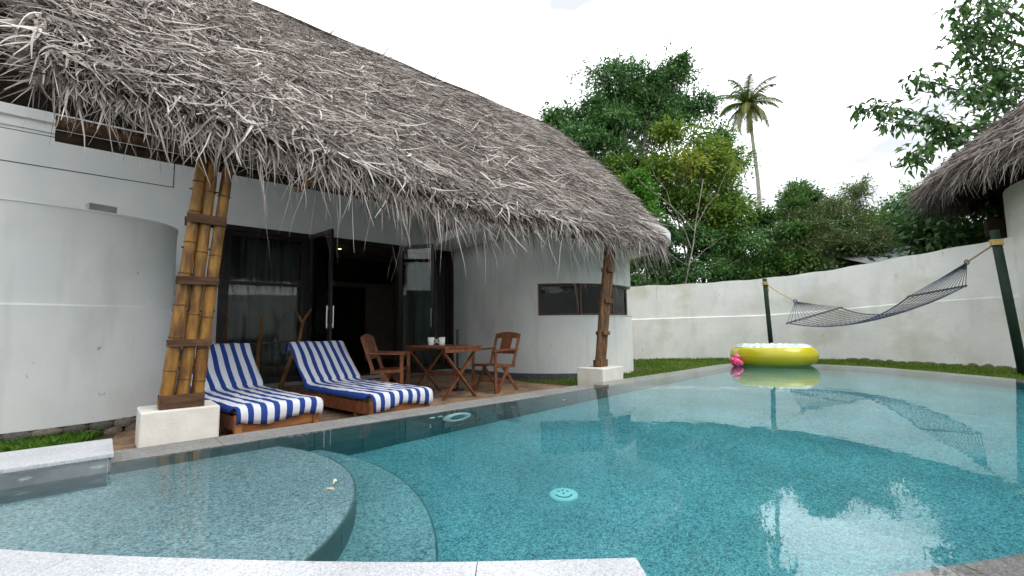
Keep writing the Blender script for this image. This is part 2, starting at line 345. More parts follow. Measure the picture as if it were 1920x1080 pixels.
def bevel_mesh(me, w, seg=2, angle=40):
    bm = bmesh.new(); bm.from_mesh(me)
    bmesh.ops.remove_doubles(bm, verts=bm.verts, dist=1e-5)
    es = [e for e in bm.edges if len(e.link_faces) == 2 and e.calc_face_angle(0) > R(angle)]
    bmesh.ops.bevel(bm, geom=es, offset=w, segments=seg, profile=0.6, affect='EDGES', clamp_overlap=True)
    bmesh.ops.recalc_face_normals(bm, faces=bm.faces)
    bm.to_mesh(me); bm.free(); return me

def tag(o, label=None, cat=None, group=None, kind=None):
    for k, v in (('label', label), ('category', cat), ('group', group), ('kind', kind)):
        if v: o[k] = v
    return o

def empty(name, loc, label=None, cat=None, group=None, kind=None, rz=0.0):
    o = bpy.data.objects.new(name, None); COL.objects.link(o); o.location = loc; o.rotation_euler = (0, 0, rz)
    o.empty_display_size = 0.1
    return tag(o, label, cat, group, kind)

def obj(name, mb, m, parent=None, world=True, smooth=False, bevel=0.0, seg=2, mesh=None):
    """link one mesh object; world=True means coordinates are site coordinates even under a parent"""
    me = mesh if mesh is not None else (mb if isinstance(mb, bpy.types.Mesh) else mb.mesh(name, smooth))
    if bevel: bevel_mesh(me, bevel, seg)
    o = bpy.data.objects.new(name, me); COL.objects.link(o)
    if not me.materials: me.materials.append(m if not isinstance(m, str) else M[m])
    if parent:
        o.parent = parent
        if world:
            q = parent; mat_w = Matrix.Identity(4)
            while q: mat_w = q.matrix_basis @ mat_w if not q.parent else (q.matrix_parent_inverse @ q.matrix_basis) @ mat_w; q = q.parent
            o.matrix_parent_inverse = mat_w.inverted()
    return o

def copy_tree(o, parent=None):
    c = o.copy(); COL.objects.link(c); c.parent = parent
    for ch in [x for x in bpy.data.objects if x.parent == o]: copy_tree(ch, c)
    return c

def spline(pts, per=8, closed=False):
    P = [Vector(p) for p in pts]; k = len(P); out = []
    rng = range(k if closed else k - 1)
    for i in rng:
        if closed: a, b, c, d = P[(i - 1) % k], P[i], P[(i + 1) % k], P[(i + 2) % k]
        else: a, b, c, d = P[max(i - 1, 0)], P[i], P[i + 1], P[min(i + 2, k - 1)]
        for j in range(per):
            t = j / per
            out.append(0.5 * ((2 * b) + (c - a) * t + (2 * a - 5 * b + 4 * c - d) * t * t + (3 * b - a - 3 * c + d) * t ** 3))
    if not closed: out.append(P[-1])
    return out

def resample(path, step):
    P = [Vector(p) for p in path]; L = [0]
    for i in range(1, len(P)): L.append(L[-1] + (P[i] - P[i - 1]).length)
    n = max(2, int(round(L[-1] / step)) + 1); out = []; j = 0
    for i in range(n):
        s = L[-1] * i / (n - 1)
        while j < len(P) - 2 and L[j + 1] < s: j += 1
        t = (s - L[j]) / max(1e-9, L[j + 1] - L[j]); out.append(P[j].lerp(P[j + 1], t))
    return out

def offset2(path, d, closed=False):
    P = [Vector((p[0], p[1])) for p in path]; k = len(P); out = []
    for i in range(k):
        a = P[(i - 1) % k] if closed else P[max(i - 1, 0)]; b = P[(i + 1) % k] if closed else P[min(i + 1, k - 1)]
        t = (b - a).normalized(); out.append(P[i] + Vector((-t.y, t.x)) * d)
    return out

G = -0.2                       # level of terrace and lawn

# ================================================================== SETTING: pool, ground
Opts = [(-0.48, -0.87), (2, -0.875), (4.4, -0.88), (7, -0.87), (9.2, -0.86), (9.85, -1.28), (10.15, -2.0), (10.2, -2.66), (10.03, -3.4),
        (9.5, -4.3), (8.98, -5.0), (8.1, -5.75), (6.5, -6.25), (4, -6.1), (2.0, -5.42), (0.42, -4.5)]
O = resample([Vector((p.x, p.y, 0)) for p in spline([(x, y, 0) for x, y in Opts], 10)], 0.15)
O = [Vector((p.x, p.y)) for p in O]
I = offset2(O, -0.34)
Fp = [Vector((p.x, p.y)) for p in spline([(-2.2, -1.0, 0), (-1.45, -1.85, 0), (-0.77, -2.74, 0), (-0.27, -3.3, 0), (0.22, -3.79, 0), (0.68, -4.19, 0)], 6)]
Fmid = offset2(Fp, -0.3); Fout = offset2(Fp, -0.62)
close_loop = [Vector((0.40, -4.42))] + Fmid[::-1] + [Vector((-2.45, -1.15)), Vector((-0.6, -1.12)), Vector((-0.6, -0.93))]

water = obj('water', MB().prism([p for p in offset2(O, -0.004)] + close_loop, -1.15, 0.0), 'water')
tag(water, 'clear calm teal pool water mirroring trees and hammock', None, None, 'structure')

basin = empty('pool_basin', (4, -3, -0.9), 'pool basin of green speckled stone with dark tiled sides', None, None, 'structure')
obj('pool_floor', MB().prism(list(O) + close_loop, -1.1, -0.9), 'pool_stone', basin)
obj('pool_wall', MB().prism(list(offset2(O, -0.012)) + list(offset2(O, -0.325))[::-1], -1.1, -0.036), 'grout', basin)

def arc_pts(c, r, a0, a1, n): return [Vector((c[0] + r * math.cos(a0 + (a1 - a0) * i / n), c[1] + r * math.sin(a0 + (a1 - a0) * i / n))) for i in range(n + 1)]
left_close = [Vector((-0.27, -3.62)), Vector((-1.0, -2.9)), Vector((-1.9, -1.8)), Vector((-1.9, -1.21))]
# shallow shelf and the step below it, with curved fronts
sc_, sr_ = (-0.75, -1.91), 1.40
th0 = math.asin((-1.212 - sc_[1]) / sr_); th1 = -R(58)
shelf_arc = arc_pts(sc_, sr_, th0, th1, 40)
obj('shelf', MB().prism(shelf_arc + [Vector((-0.4, -3.5))] + left_close[1:], -1.05, -0.28), 'pool_stone', basin)
tc_, tr_ = (-1.01, -2.06), 1.97
st0 = math.asin((-1.212 - tc_[1]) / tr_); st1 = -R(46)
step_arc = arc_pts(tc_, tr_, st0, st1, 40)
obj('step', MB().prism(step_arc + [Vector((0.1, -3.95)), Vector((-0.4, -3.5))] + left_close[1:], -1.05, -0.58), 'pool_stone', basin)
# tiles: riser faces and the straight pool wall
tile_n = 0
def riser_tiles(c, r, a0, a1, z0, z1, w=0.42):
    n = max(1, int(abs(a1 - a0) * r / w)); da = (a1 - a0) / n
    for i in range(n):
        s0, s1 = a0 + da * i + math.copysign(0.003 / r, da), a0 + da * (i + 1) - math.copysign(0.003 / r, da)
        pts = arc_pts(c, r + 0.012, s0, s1, 5) + arc_pts(c, r - 0.01, s0, s1, 5)[::-1]
        obj('tile', MB().prism(pts, z0, z1), 'pool_tile', basin)
riser_tiles(sc_, sr_, th0, th1, -0.578, -0.284)
riser_tiles(tc_, tr_, st0, st1, -0.898, -0.584)
tw, thh = 0.40, 0.425
tile_me = MB().box(0.003, tw - 0.003, -0.012, 0.004, 0.003, thh - 0.003).mesh('tile')
tile_me.materials.append(M['pool_tile'])
for i in range(25):
    for j in range(2):
        o = obj('tile', None, None, basin, mesh=tile_me); o.location = (-0.46 + i * tw, -1.205, -0.04 - thh * (j + 1))

# overflow lip: grey granite slabs under a film of water
lip = empty('pool_lip', (4, -0.9, -0.2), 'grey granite overflow edge running round the pool', None, None, 'structure')
k = 4
for i in range(0, len(O) - 1, k):
    j = min(i + k, len(O) - 1)
    po = [p for p in offset2(O, -0.001)[i:j + 1]]; pi_ = [p for p in offset2(O, -0.345)[i:j + 1]]
    g0 = (po[1] - po[0]).normalized() * 0.002
    po[0] = po[0] + g0; pi_[0] = pi_[0] + g0; po[-1] = po[-1] - g0; pi_[-1] = pi_[-1] - g0
    dry = po[0].x < 4.3 and po[0].y > -2
    obj('coping_slab', MB().prism(po + pi_[::-1], -0.034, (0.004 if dry else -0.006) - 0.001 * random.random()), 'granite_grey', lip)
obj('lip_body', MB().prism([p for p in offset2(O, -0.006)] + [p for p in offset2(O, -0.30)][::-1], -0.6, -0.0345), 'concrete', lip)

# raised white granite copings at the shallow end
lc = empty('raised_coping', (-1.5, -1.2, -0.2), 'raised white granite coping with slate face tiles at the shallow end', None, None, 'structure')
obj('coping_body', MB().box(-3.2, -0.492, -1.435, -0.965, -1.1, 0.079), 'granite_white', lc)
for i in range(4):
    x1 = -0.47 - i * 0.75; x0 = x1 - 0.746
    obj('coping_slab', MB().box(x0, x1, -1.450, -0.945, 0.080, 0.106), 'granite_white', lc, bevel=0.006)
for i in range(6):
    x1 = -0.495 - i * 0.43
    obj('face_tile', MB().box(x1 - 0.419, x1, -1.440, -1.432, -0.03, 0.068), 'face_tile', lc)
    obj('face_tile', MB().box(x1 - 0.424, x1, -1.446, -1.432, -0.30, -0.041), 'face_tile', lc)
obj('face_tile', MB().box(-0.495, -0.481, -1.43, -1.2, -0.03, 0.068), 'face_tile', lc)
obj('face_tile', MB().box(-0.495, -0.481, -1.194, -0.97, -0.03, 0.068), 'face_tile', lc)
fc = empty('front_coping', (-0.3, -3.6, -0.2), 'broad white granite coping along the near edge of the shallow end', None, None, 'structure')
obj('coping_body', MB().prism([p for p in offset2(Fp, -0.03)] + [p for p in offset2(Fp, -0.60)][::-1], -1.1, 0.066), 'pool_tile', fc)
Fr = resample([Vector((p.x, p.y, 0)) for p in Fp], 0.16); Fr = [Vector((p.x, p.y)) for p in Fr]
Fr_o = offset2(Fr, -0.63)
for i in range(0, len(Fr) - 1, 8):
    j = min(i + 8, len(Fr) - 1)
    a = [p.copy() for p in Fr[i:j + 1]]; b = [p.copy() for p in Fr_o[i:j + 1]]
    if j < len(Fr) - 1:
        g0 = (a[-1] - a[-2]).normalized() * 0.003; a[-1] -= g0; b[-1] -= g0
    obj('coping_slab', MB().prism(a + b[::-1], 0.068, 0.102), 'granite_white', fc, bevel=0.005)

# ground with the pool cut out
gm = MB(); ring = [p for p in offset2(O, -0.06)] + close_loop
lp = [[Vector((-200, -200, 0)), Vector((200, -200, 0)), Vector((200, 200, 0)), Vector((-200, 200, 0))], [Vector((p.x, p.y, 0)) for p in ring]]
tr = tessellate_polygon(lp); fl = [p for q in lp for p in q]; ff = []
for t in tr:
    a, b, c = (fl[i] for i in t); ff.append(tuple(t) if (b - a).cross(c - a).z > 0 else (t[0], t[2], t[1]))
gm.add([(p.x, p.y, G) for p in fl], ff)
tag(obj('ground', gm, 'soil'), 'bare brown garden soil round the pool', None, None, 'structure')
tp = [(-0.55, -0.86)] + [(0.5 * i, -0.868) for i in range(0, 12)] + [(5.55, -0.868), (5.45, 0.1), (5.3, 1.0), (5.75, 4.02), (-0.3, 4.02), (-0.3, 1.9), (-0.45, 0.6)]
tag(obj('terrace', MB().prism(tp, G - 0.02, G + 0.004), 'terrace'), 'sandy brown terrace floor under the thatched eave', None, None, 'structure')

def inside(px, py, poly):
    n = len(poly); r = np.zeros(len(px), bool); j = n - 1
    for i in range(n):
        xi, yi = poly[i][0], poly[i][1]; xj, yj = poly[j][0], poly[j][1]
        c = ((yi > py) != (yj > py)) & (px < (xj - xi) * (py - yi) / (yj - yi + 1e-12) + xi); r ^= c; j = i
    return r

def grass(name, poly, n, h, label, wid=0.006, dry=0.0, holes=()):
    xs = [p[0] for p in poly]; ys = [p[1] for p in poly]
    x = RNG.uniform(min(xs), max(xs), n); y = RNG.uniform(min(ys), max(ys), n); ok = inside(x, y, poly)
    for hl in holes: ok &= ~inside(x, y, hl)
    # patchy
    pat = np.sin(x * 2.3 + 1.2 * np.sin(y * 1.7)) * np.cos(y * 2.9 + np.sin(x * 1.1)); ok &= (RNG.random(n) < 0.72 + 0.35 * pat)
    x, y = x[ok], y[ok]; pat = pat[ok]; n = len(x)
    ang = RNG.uniform(0, 2 * PI, n); hh = h * RNG.uniform(0.5, 1.3, n); ln = hh * RNG.uniform(0.1, 0.9, n); la = RNG.uniform(0, 2 * PI, n)
    wx, wy = np.cos(ang) * wid, np.sin(ang) * wid; z = np.full(n, G)
    V = np.stack([np.stack([x - wx, y - wy, z], 1), np.stack([x + wx, y + wy, z], 1),
                  np.stack([x + wx * .6 + np.cos(la) * ln * .4, y + wy * .6 + np.sin(la) * ln * .4, z + hh * .7], 1),
                  np.stack([x + np.cos(la) * ln, y + np.sin(la) * ln, z + hh], 1)], 1).reshape(-1, 3)
    F = (np.arange(n)[:, None] * 4 + np.array([[0, 1, 2, 3]]))
    tone = np.repeat(np.clip(RNG.normal(0.45, 0.18, n) - 0.12 * pat + dry * RNG.random(n), 0, 1), 4)
    return tag(obj(name, np_mesh(name, V, F, tone), 'grass'), label, None, None, 'stuff')

# ================================================================== GARDEN WALL
wall_cam = [(2.4, 13.6), (3.65, 13.78), (5.47, 13.92), (7.41, 13.57), (8.92, 12.86), (9.95, 11.54), (10.62, 9.94), (11.3, 8.2), (11.9, 6), (11.6, 3), (10.2, -0.5), (7.5, -3.2), (3, -5), (-3, -5.5), (-8, -4.5)]
wtop = [2.00, 2.02, 2.09, 2.18, 2.32, 2.49, 2.60, 2.66, 2.68, 2.68, 2.66, 2.6, 2.6, 2.6, 2.6]
wgrv = [0.98, 1.0, 1.04, 1.07, 1.17, 1.29, 1.33, 1.35, 1.36, 1.36, 1.36, 1.36, 1.36, 1.36, 1.36]
wp = [W(x, y) for x, y in wall_cam]
sp3 = spline([(p[0], p[1], 0) for p in wp], 8)
n_ = len(sp3) - 1
def lerp_list(a, i): t = i / n_ * (len(a) - 1); q = min(int(t), len(a) - 2); return a[q] + (a[q + 1] - a[q]) * (t - q)
path = [Vector((p.x, p.y)) for p in sp3]
gwall = empty('garden_wall', (path[8].x, path[8].y, G), 'curved white garden wall with a ledge line behind the pool lawn', 'wall')
zt = [lerp_list(wtop, i) + 0.012 * math.sin(i * 1.3) for i in range(n_ + 1)]; zg = [lerp_list(wgrv, i) for i in range(n_ + 1)]
obj('lower_wall', MB().wall(path, -0.4, zg, 0.20), 'white_rough', gwall, smooth=False)
obj('upper_wall', MB().wall(offset2(path, 0.045), zg, zt, 0.14), 'white_rough', gwall)
obj('ledge', MB().slope(offset2(path, -0.002), offset2(path, 0.044), [z - 0.012 for z in zg], [z + 0.03 for z in zg]), 'white_rough', gwall)
# footing stones that show along the wall base
sm = []
for v in range(6):
    m_ = MB(); pr = []
    nsd = 9
    for (r_, z_) in ((0.78, -0.6), (1.0, -0.1), (0.86, 0.35), (0.4, 0.55)): pr.append((r_, z_))
    m_.lathe(pr, n=nsd)
    m_.add([], []); m_.f.append(tuple(3 * nsd + j for j in range(nsd)))
    m_.v = [(x * random.uniform(0.85, 1.15), y * random.uniform(0.85, 1.15), z * random.uniform(0.85, 1.1)) for x, y, z in m_.v]
    me = m_.mesh('stone', True); me.materials.append(M['stone' if v % 2 else 'stone_light']); sm.append(me)
def stone(parent, x, y, z, sx, sy, sz, rz=None, kinds=range(6)):
    o = obj('stone', None, None, parent, mesh=sm[random.choice(list(kinds))]); o.location = (x, y, z); o.scale = (sx, sy, sz)
    o.rotation_euler = (0, 0, random.uniform(-0.3, 0.3) if rz is None else rz); return o
wpl = resample([Vector((p.x, p.y, 0)) for p in path[33:60]], 0.27)
wpo = offset2(wpl, 0.01)
for i, p in enumerate(wpo[:-1]):
    t = wpl[i + 1] - wpl[i]
    stone(gwall, p.x, p.y, G - random.uniform(0.0, 0.05), random.uniform(0.10, 0.19), 0.06, random.uniform(0.12, 0.2), math.atan2(t.y, t.x), (0, 2, 4))

# ================================================================== HOUSE
villa = empty('thatched_villa', (2.5, 4.2, G), 'white round-walled villa under a big grey palm thatch roof', 'house')
FB = 4.05                                             # plane of the door front
obj('wall', MB().box(-7.0, 0.88, FB, FB + 0.2, G - 0.1, 3.80), 'white_clean', villa)
obj('wall', MB().box(0.88, 5.70, FB, FB + 0.2, 2.66, 3.80), 'white_clean', villa)
obj('cornice', MB().box(-7.0, 6.0, FB - 0.05, FB + 0.21, 3.80, 3.95), 'white_clean', villa, bevel=0.01)
obj('cornice', MB().box(-7.0, 6.0, FB - 0.02, FB - 0.0005, 3.66, 3.72), 'white_clean', villa)
obj('door_sill', MB().box(0.88, 5.70, FB - 0.06, FB + 0.2, G, G + 0.06), 'concrete', villa)
# service hatch outline on the wall
hatch = obj('service_hatch', MB().box(-3.2, 0.19, FB - 0.006, FB - 0.0005, 3.16, 3.60), 'white_clean', villa)
gap = MB(); gap.box(-3.215, 0.205, FB - 0.003, FB - 0.0002, 3.147, 3.16); gap.box(0.19, 0.203, FB - 0.003, FB - 0.0002, 3.16, 3.613); gap.box(-3.215, 0.19, FB - 0.003, FB - 0.0002, 3.60, 3.613)
obj('hatch_gap', gap, 'slot', hatch)
# plinth right of the doors
plp = [(5.70, FB), (5.655, 3.2), (5.65, 2.6)]
# round bathroom
CC, CR = (7.5, 2.5), 1.85
def cyl_path(r, a0, a1, n): return [Vector((CC[0] + r * math.cos(a0 + (a1 - a0) * i / n), CC[1] + r * math.sin(a0 + (a1 - a0) * i / n))) for i in range(n + 1)]
A0, A1 = R(180), R(180 + 250)                          # counter-clockwise from the left side round the front
wa0, wa1 = R(214), R(324)
pre = [Vector((5.72, FB + 0.02)), Vector((5.665, 3.6)), Vector((5.65, 3.1)), Vector((5.65, 2.7))]
ring_full = pre + cyl_path(CR, A0, A1, 72)
room = empty('round_room', (CC[0], CC[1], G), None); room.parent = villa; room.matrix_parent_inverse = Matrix.Translation((-2.5, -4.2, -G))
obj('lower_wall', MB().wall(offset2(ring_full, -0.006), G - 0.1, 1.03, 0.2), 'white', room, smooth=False)
obj('upper_wall', MB().wall(ring_full, 1.69, 2.66, 0.2), 'white', room)
obj('middle_wall', MB().wall(pre + cyl_path(CR, A0, wa0, 24), 1.03, 1.69, 0.2), 'white', room)
obj('middle_wall', MB().wall(cyl_path(CR, wa1, A1, 24), 1.03, 1.69, 0.2), 'white', room)
obj('plinth', MB().wall(offset2(pre + cyl_path(CR, A0, A0 + R(80), 20), -0.03), G, G + 0.09, 0.02), mat('slate_plinth', (0.06, 0.07, 0.085), (0.10, 0.115, 0.13), 6, 0.7), room)
obj('slab', MB().prism(arc_pts(CC, 2.77, 0, 2 * PI * 95 / 96, 95), 2.665, 2.85), 'white', room, bevel=0.008)
obj('room_floor', MB().prism(arc_pts(CC, 1.7, 0, 2 * PI * 47 / 48, 47), G, G + 0.05), 'room_floor', room)
# curved window of five flat lights
win = empty('window', (CC[0], CC[1], 1.03), None); win.parent = villa; win.matrix_parent_inverse = Matrix.Translation((-2.5, -4.2, -G))
nl = 4; wr = CR - 0.10
cp = cyl_path(wr, wa0, wa1, nl)
fm = MB()
for i in range(nl):
    a, b = cp[i], cp[i + 1]
    fr = MB()
    A, B = Vector((a.x, a.y, 0)), Vector((b.x, b.y, 0)); d = (B - A).normalized() * 0.004
    A += d; B -= d
    zz = Vector((0, 0, 1))
    fr.bar(A + zz * 1.06, B + zz * 1.06, 0.05, 0.055); fr.bar(A + zz * 1.662, B + zz * 1.662, 0.05, 0.055)
    u = (B - A).normalized()
    fr.bar(A + u * 0.025 + zz * 1.088, A + u * 0.025 + zz * 1.634, 0.05, 0.05, u); fr.bar(B - u * 0.025 + zz * 1.088, B - u * 0.025 + zz * 1.634, 0.05, 0.05, u)
    obj('window_frame', fr, 'win_frame', win)
    pn = MB(); pn.bar(A + u * 0.05 + zz * 1.361, B - u * 0.05 + zz * 1.361, 0.008, 0.546); obj('pane', pn, 'win_glass', win)
obj('window_sill', MB().wall(cyl_path(CR + 0.02, wa0, wa1, 30), 1.031, 1.043, 0.19), 'white', win)
# free-standing curved shower wall on the left
sw_path = [Vector((p.x, p.y)) for p in spline([(-3.6, 1.25, 0), (-2.4, 1.02, 0), (-1.6, 0.95, 0), (-1.16, 0.945, 0), (-0.84, 0.98, 0), (-0.47, 1.07, 0), (-0.18, 1.22, 0), (0.0, 1.42, 0), (0.09, 1.7, 0), (0.09, 2.2, 0), (0.02, 2.9, 0), (-0.1, 4.03, 0)], 8)]
swall = empty('curved_wall', (-0.8, 1.0, G), 'smooth white curved screen wall on rubble footing left of the bamboo pillar', 'wall')
obj('lower_wall', MB().wall(sw_path, -0.06, 1.06, 0.16), 'white', swall)
obj('upper_wall', MB().wall(offset2(sw_path, 0.025), 1.06, 2.0, 0.125), 'white', swall)
obj('ledge', MB().slope(offset2(sw_path, -0.001), offset2(sw_path, 0.024), 1.055, 1.078), 'white', swall)
obj('wall_cap', MB().wall(offset2(sw_path, 0.014), 2.0, 2.016, 0.145), 'white_clean', swall)
obj('footing', MB().wall(offset2(sw_path, 0.04), G - 0.1, -0.0605, 0.1), 'stone', swall)
swr = resample([Vector((p.x, p.y, 0)) for p in sw_path[:70]], 0.19)
swo = offset2(swr, 0.02)
for i, p in enumerate(swo[:-1]):
    t = swr[i + 1] - swr[i]
    for row in range(2):
        off = 0.09 if row else 0
        d = t.normalized() * off
        stone(swall, p.x + d.x, p.y + d.y, G + 0.03 + 0.075 * row, random.uniform(0.085, 0.12), 0.05, random.uniform(0.06, 0.085), math.atan2(t.y, t.x) + random.uniform(-0.15, 0.15), (1, 3, 5) if random.random() < 0.75 else (0, 2, 4))
tag(obj('concrete_brick', MB().box(-0.11, 0.11, -0.05, 0.05, 0, 0.065), 'concrete', bevel=0.006), 'small grey concrete brick lying on top of the curved wall', 'brick')
bpy.data.objects['concrete_brick'].location = (-0.62, 1.09, 2.017); bpy.data.objects['concrete_brick'].rotation_euler = (0, 0, 0.3)

# ---- room behind the glass
inn = empty('living_room', (3.3, 6, G), None); inn.parent = villa; inn.matrix_parent_inverse = Matrix.Translation((-2.5, -4.2, -G))
obj('room_floor', MB().box(-0.5, 7.0, FB + 0.2, 9.0, G, G + 0.05), 'room_floor', inn)
obj('room_ceiling', MB().box(-0.5, 7.0, FB + 0.2, 9.0, 2.85, 2.95), 'room_wall', inn)
obj('back_wall', MB().box(-0.5, 7.0, 8.6, 8.8, G, 2.86), 'room_wall', inn)
obj('side_wall', MB().box(-0.6, -0.4, FB + 0.2, 8.6, G, 2.86), 'room_wall', inn)
obj('side_wall', MB().box(6.6, 6.8, FB + 0.2, 8.6, G, 2.86), 'room_wall', inn)
obj('inner_door', MB().box(4.35, 5.5, 8.53, 8.598, G + 0.05, 2.1), 'timber_dark', inn)
def curtain(x0, x1, y, label=None):
    m_ = MB(); n = int((x1 - x0) / 0.02); v = []; f = []
    for i in range(n + 1):
        x = x0 + (x1 - x0) * i / n; yy = y + 0.045 * math.sin(i * 0.62) + 0.02 * math.sin(i * 0.23 + 1)
        v += [(x, yy, G + 0.08), (x, yy * 0.9 + y * 0.1, 2.75)]
    f = [(2 * i, 2 * i + 2, 2 * i + 3, 2 * i + 1) for i in range(n)]
    m_.add(v, f); o = obj('curtain', m_, 'curtain', None, smooth=True)
    sol = o.modifiers.new('t', 'SOLIDIFY'); sol.thickness = 0.004
    return o
tag(curtain(0.95, 2.3, FB + 0.45), 'pale pleated curtain behind the left glass panel', 'curtain', 'room curtains')
tag(curtain(4.95, 5.65, FB + 0.45), 'pale pleated curtain behind the right glass panel', 'curtain', 'room curtains')
# lit downlight in the room ceiling
dl = empty('downlight', (3.79, 6.25, 2.85), 'small lit warm downlight in the room ceiling', 'lamp')
m_ = MB().lathe([(0.035, 0), (0.06, 0), (0.062, -0.012), (0.045, -0.02), (0.035, -0.006)], (3.79, 6.25, 2.849), 20); obj('trim_ring', m_, 'steel', dl)
em = bpy.data.materials.new('downlight_bulb'); em.use_nodes = True
em.node_tree.nodes['Principled BSDF'].inputs['Emission Color'].default_value = (1, 0.72, 0.28, 1); em.node_tree.nodes['Principled BSDF'].inputs['Emission Strength'].default_value = 5
m_ = MB().lathe([(0.0, -0.03), (0.03, -0.026), (0.04, -0.014), (0.036, -0.004)], (3.79, 6.25, 2.849), 16); obj('bulb', m_, em, dl)

# ---- glazed doors: dark frame, fixed lights and two open leaves
doors = villa
fy0, fy1 = FB + 0.03, FB + 0.12
zb, ztp = G + 0.06, 2.655
f_ = MB()
f_.box(0.885, 0.965, fy0 - 0.04, fy1, zb, ztp); f_.box(5.615, 5.695, fy0 - 0.04, fy1, zb, ztp)
f_.box(0.966, 5.614, fy0 - 0.04, fy1, ztp - 0.09, ztp)
obj('door_frame', f_, 'dark_frame', doors)
for x in (2.30, 4.22):
    obj('mullion', MB().box(x, x + 0.09, fy0 - 0.02, fy1, zb, ztp - 0.091), 'dark_frame', doors)
def light(x0, x1, transom):
    s = MB(); w = 0.075
    s.box(x0, x0 + w, fy0, fy1 - 0.02, zb, ztp - 0.092); s.box(x1 - w, x1, fy0, fy1 - 0.02, zb, ztp - 0.092)
    s.box(x0 + w, x1 - w, fy0, fy1 - 0.02, zb, zb + 0.10); s.box(x0 + w, x1 - w, fy0, fy1 - 0.02, ztp - 0.092 - w, ztp - 0.092)
    if transom: s.box(x0 + w, x1 - w, fy0, fy1 - 0.02, 1.62, 1.68)
    sash = obj('fixed_window', s, 'dark_frame', doors)
    for (a, b) in (((zb + 0.10, 1.62), (1.68, ztp - 0.092 - w)) if transom else ((zb + 0.10, ztp - 0.092 - w),)):
        obj('pane', MB().box(x0 + w, x1 - w, fy0 + 0.035, fy0 + 0.041, a, b), 'glass', sash)
light(0.967, 2.298, True); light(4.312, 5.613, False)
def leaf(hx, ang, width):
    """an open leaf hinged at hx, swung out over the terrace"""
    e = empty('door_leaf', (hx, fy0 - 0.045, zb), None); e.rotation_euler = (0, 0, ang); e.parent = doors
    e.matrix_parent_inverse = Matrix.Translation((-2.5, -4.2, -G))
    h = ztp - 0.02 - zb; w = 0.085; s = MB(); t = 0.022
    s.box(0, w, -t, t, 0.01, h); s.box(width - w, width, -t, t, 0.01, h); s.box(w, width - w, -t, t, 0.01, 0.13); s.box(w, width - w, -t, t, h - w, h)
    obj('leaf_frame', s, 'dark_frame', e, world=False)
    obj('pane', MB().box(w, width - w, -0.003, 0.003, 0.13, h - w), 'glass', e, world=False)
    hd = MB(); hd.box(width - 0.055, width - 0.03, -t - 0.045, -t - 0.03, 0.98, 1.38); hd.box(width - 0.05, width - 0.035, -t - 0.03, -t, 1.02, 1.04); hd.box(width - 0.05, width - 0.035, -t - 0.03, -t, 1.32, 1.34)
    hd.box(width - 0.055, width - 0.03, t + 0.03, t + 0.045, 0.98, 1.38); hd.box(width - 0.05, width - 0.035, t, t + 0.03, 1.02, 1.04)
    obj('handle', hd, 'steel', e, world=False)
leaf(2.38, -R(84), 0.86); leaf(4.26, -R(60), 0.86)

# ================================================================== ROOF
RB, RZ = 4.0, 6.75                                      # ridge
def eave_b(a):
    return -0.40 if a < 6.9 else -0.40 + 0.155 * (a - 6.9) ** 2
EZ = [(-3, 2.95), (-1.14, 2.89), (0, 2.74), (0.83, 2.63), (1.62, 2.50), (3.1, 2.43), (4.7, 2.44), (6.2, 2.50), (8, 2.60), (9.5, 2.80), (12, 2.9)]
def eave_z(a): return float(np.interp(a, [e[0] for e in EZ], [e[1] for e in EZ]))
RA0, RA1 = -1.0, 8.1
def roof_pt(a, t):
    """t = 0 ridge .. 1 eave, upper face of the thatch"""
    b = RB + (eave_b(a) - RB) * t; z = RZ + (eave_z(a) - RZ) * t
    z += 0.14 * math.sin(PI * t) + 0.03 * math.sin(a * 2.1 + t * 5) - (0.10 * max(0, t - 0.9) * 10 * 0.6)
    flare = min(1.0, max(0.0, 1 - (a - RA0) / 2.5)) if a > RA0 - 0.1 else 0.0                 # the open left gable rakes outwards towards the ridge
    hip = max(0.0, (a - 5.8) / 2.3)                        # and the right end leans in from the ridge to the eave corner
    return Vector((a - 0.42 * flare * max(0.0, 1 - t) ** 0.8 + 1.4 * hip * max(0.0, 1 - t), b, z))
na, ntt = 60, 14
def roof_sheet(thick, name, m, front=True, a0=None, a1=None, tmax=1.0):
    v = []; f = []; a0 = RA0 if a0 is None else a0; a1 = RA1 if a1 is None else a1
    for i in range(na + 1):
        a = a0 + (a1 - a0) * i / na
        for j in range(ntt + 1):
            p = roof_pt(a, tmax * j / ntt)
            if not front: p.y = 2 * RB - p.y
            v.append(p)
    N = len(v); v += [(p[0], p[1], p[2] - thick) for p in v]
    idx = lambda i, j: i * (ntt + 1) + j
    for i in range(na):
        for j in range(ntt):
            q = (idx(i, j), idx(i, j + 1), idx(i + 1, j + 1), idx(i + 1, j)); f.append(q); f.append(tuple(x + N for x in q[::-1]))
        f.append((idx(i, ntt), idx(i, ntt) + N, idx(i + 1, ntt) + N, idx(i + 1, ntt)))
    for j in range(ntt):
        f.append((idx(0, j), idx(0, j) + N, idx(0, j + 1) + N, idx(0, j + 1)))
        f.append((idx(na, j), idx(na, j + 1), idx(na, j + 1) + N, idx(na, j) + N))
    mm = MB(); mm.add(v, f); return mm
roof = empty('roof', (4, 4, 2.4), None); roof.parent = villa; roof.matrix_parent_inverse = Matrix.Translation((-2.5, -4.2, -G))
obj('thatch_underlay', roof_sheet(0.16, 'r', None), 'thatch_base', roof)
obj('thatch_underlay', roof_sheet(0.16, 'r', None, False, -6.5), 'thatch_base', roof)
obj('thatch_underlay', roof_sheet(0.16, 'r', None, True, -6.5, -1.12, 0.22), 'thatch_base', roof)  # unseen strip of front slope, added to keep the attic dark
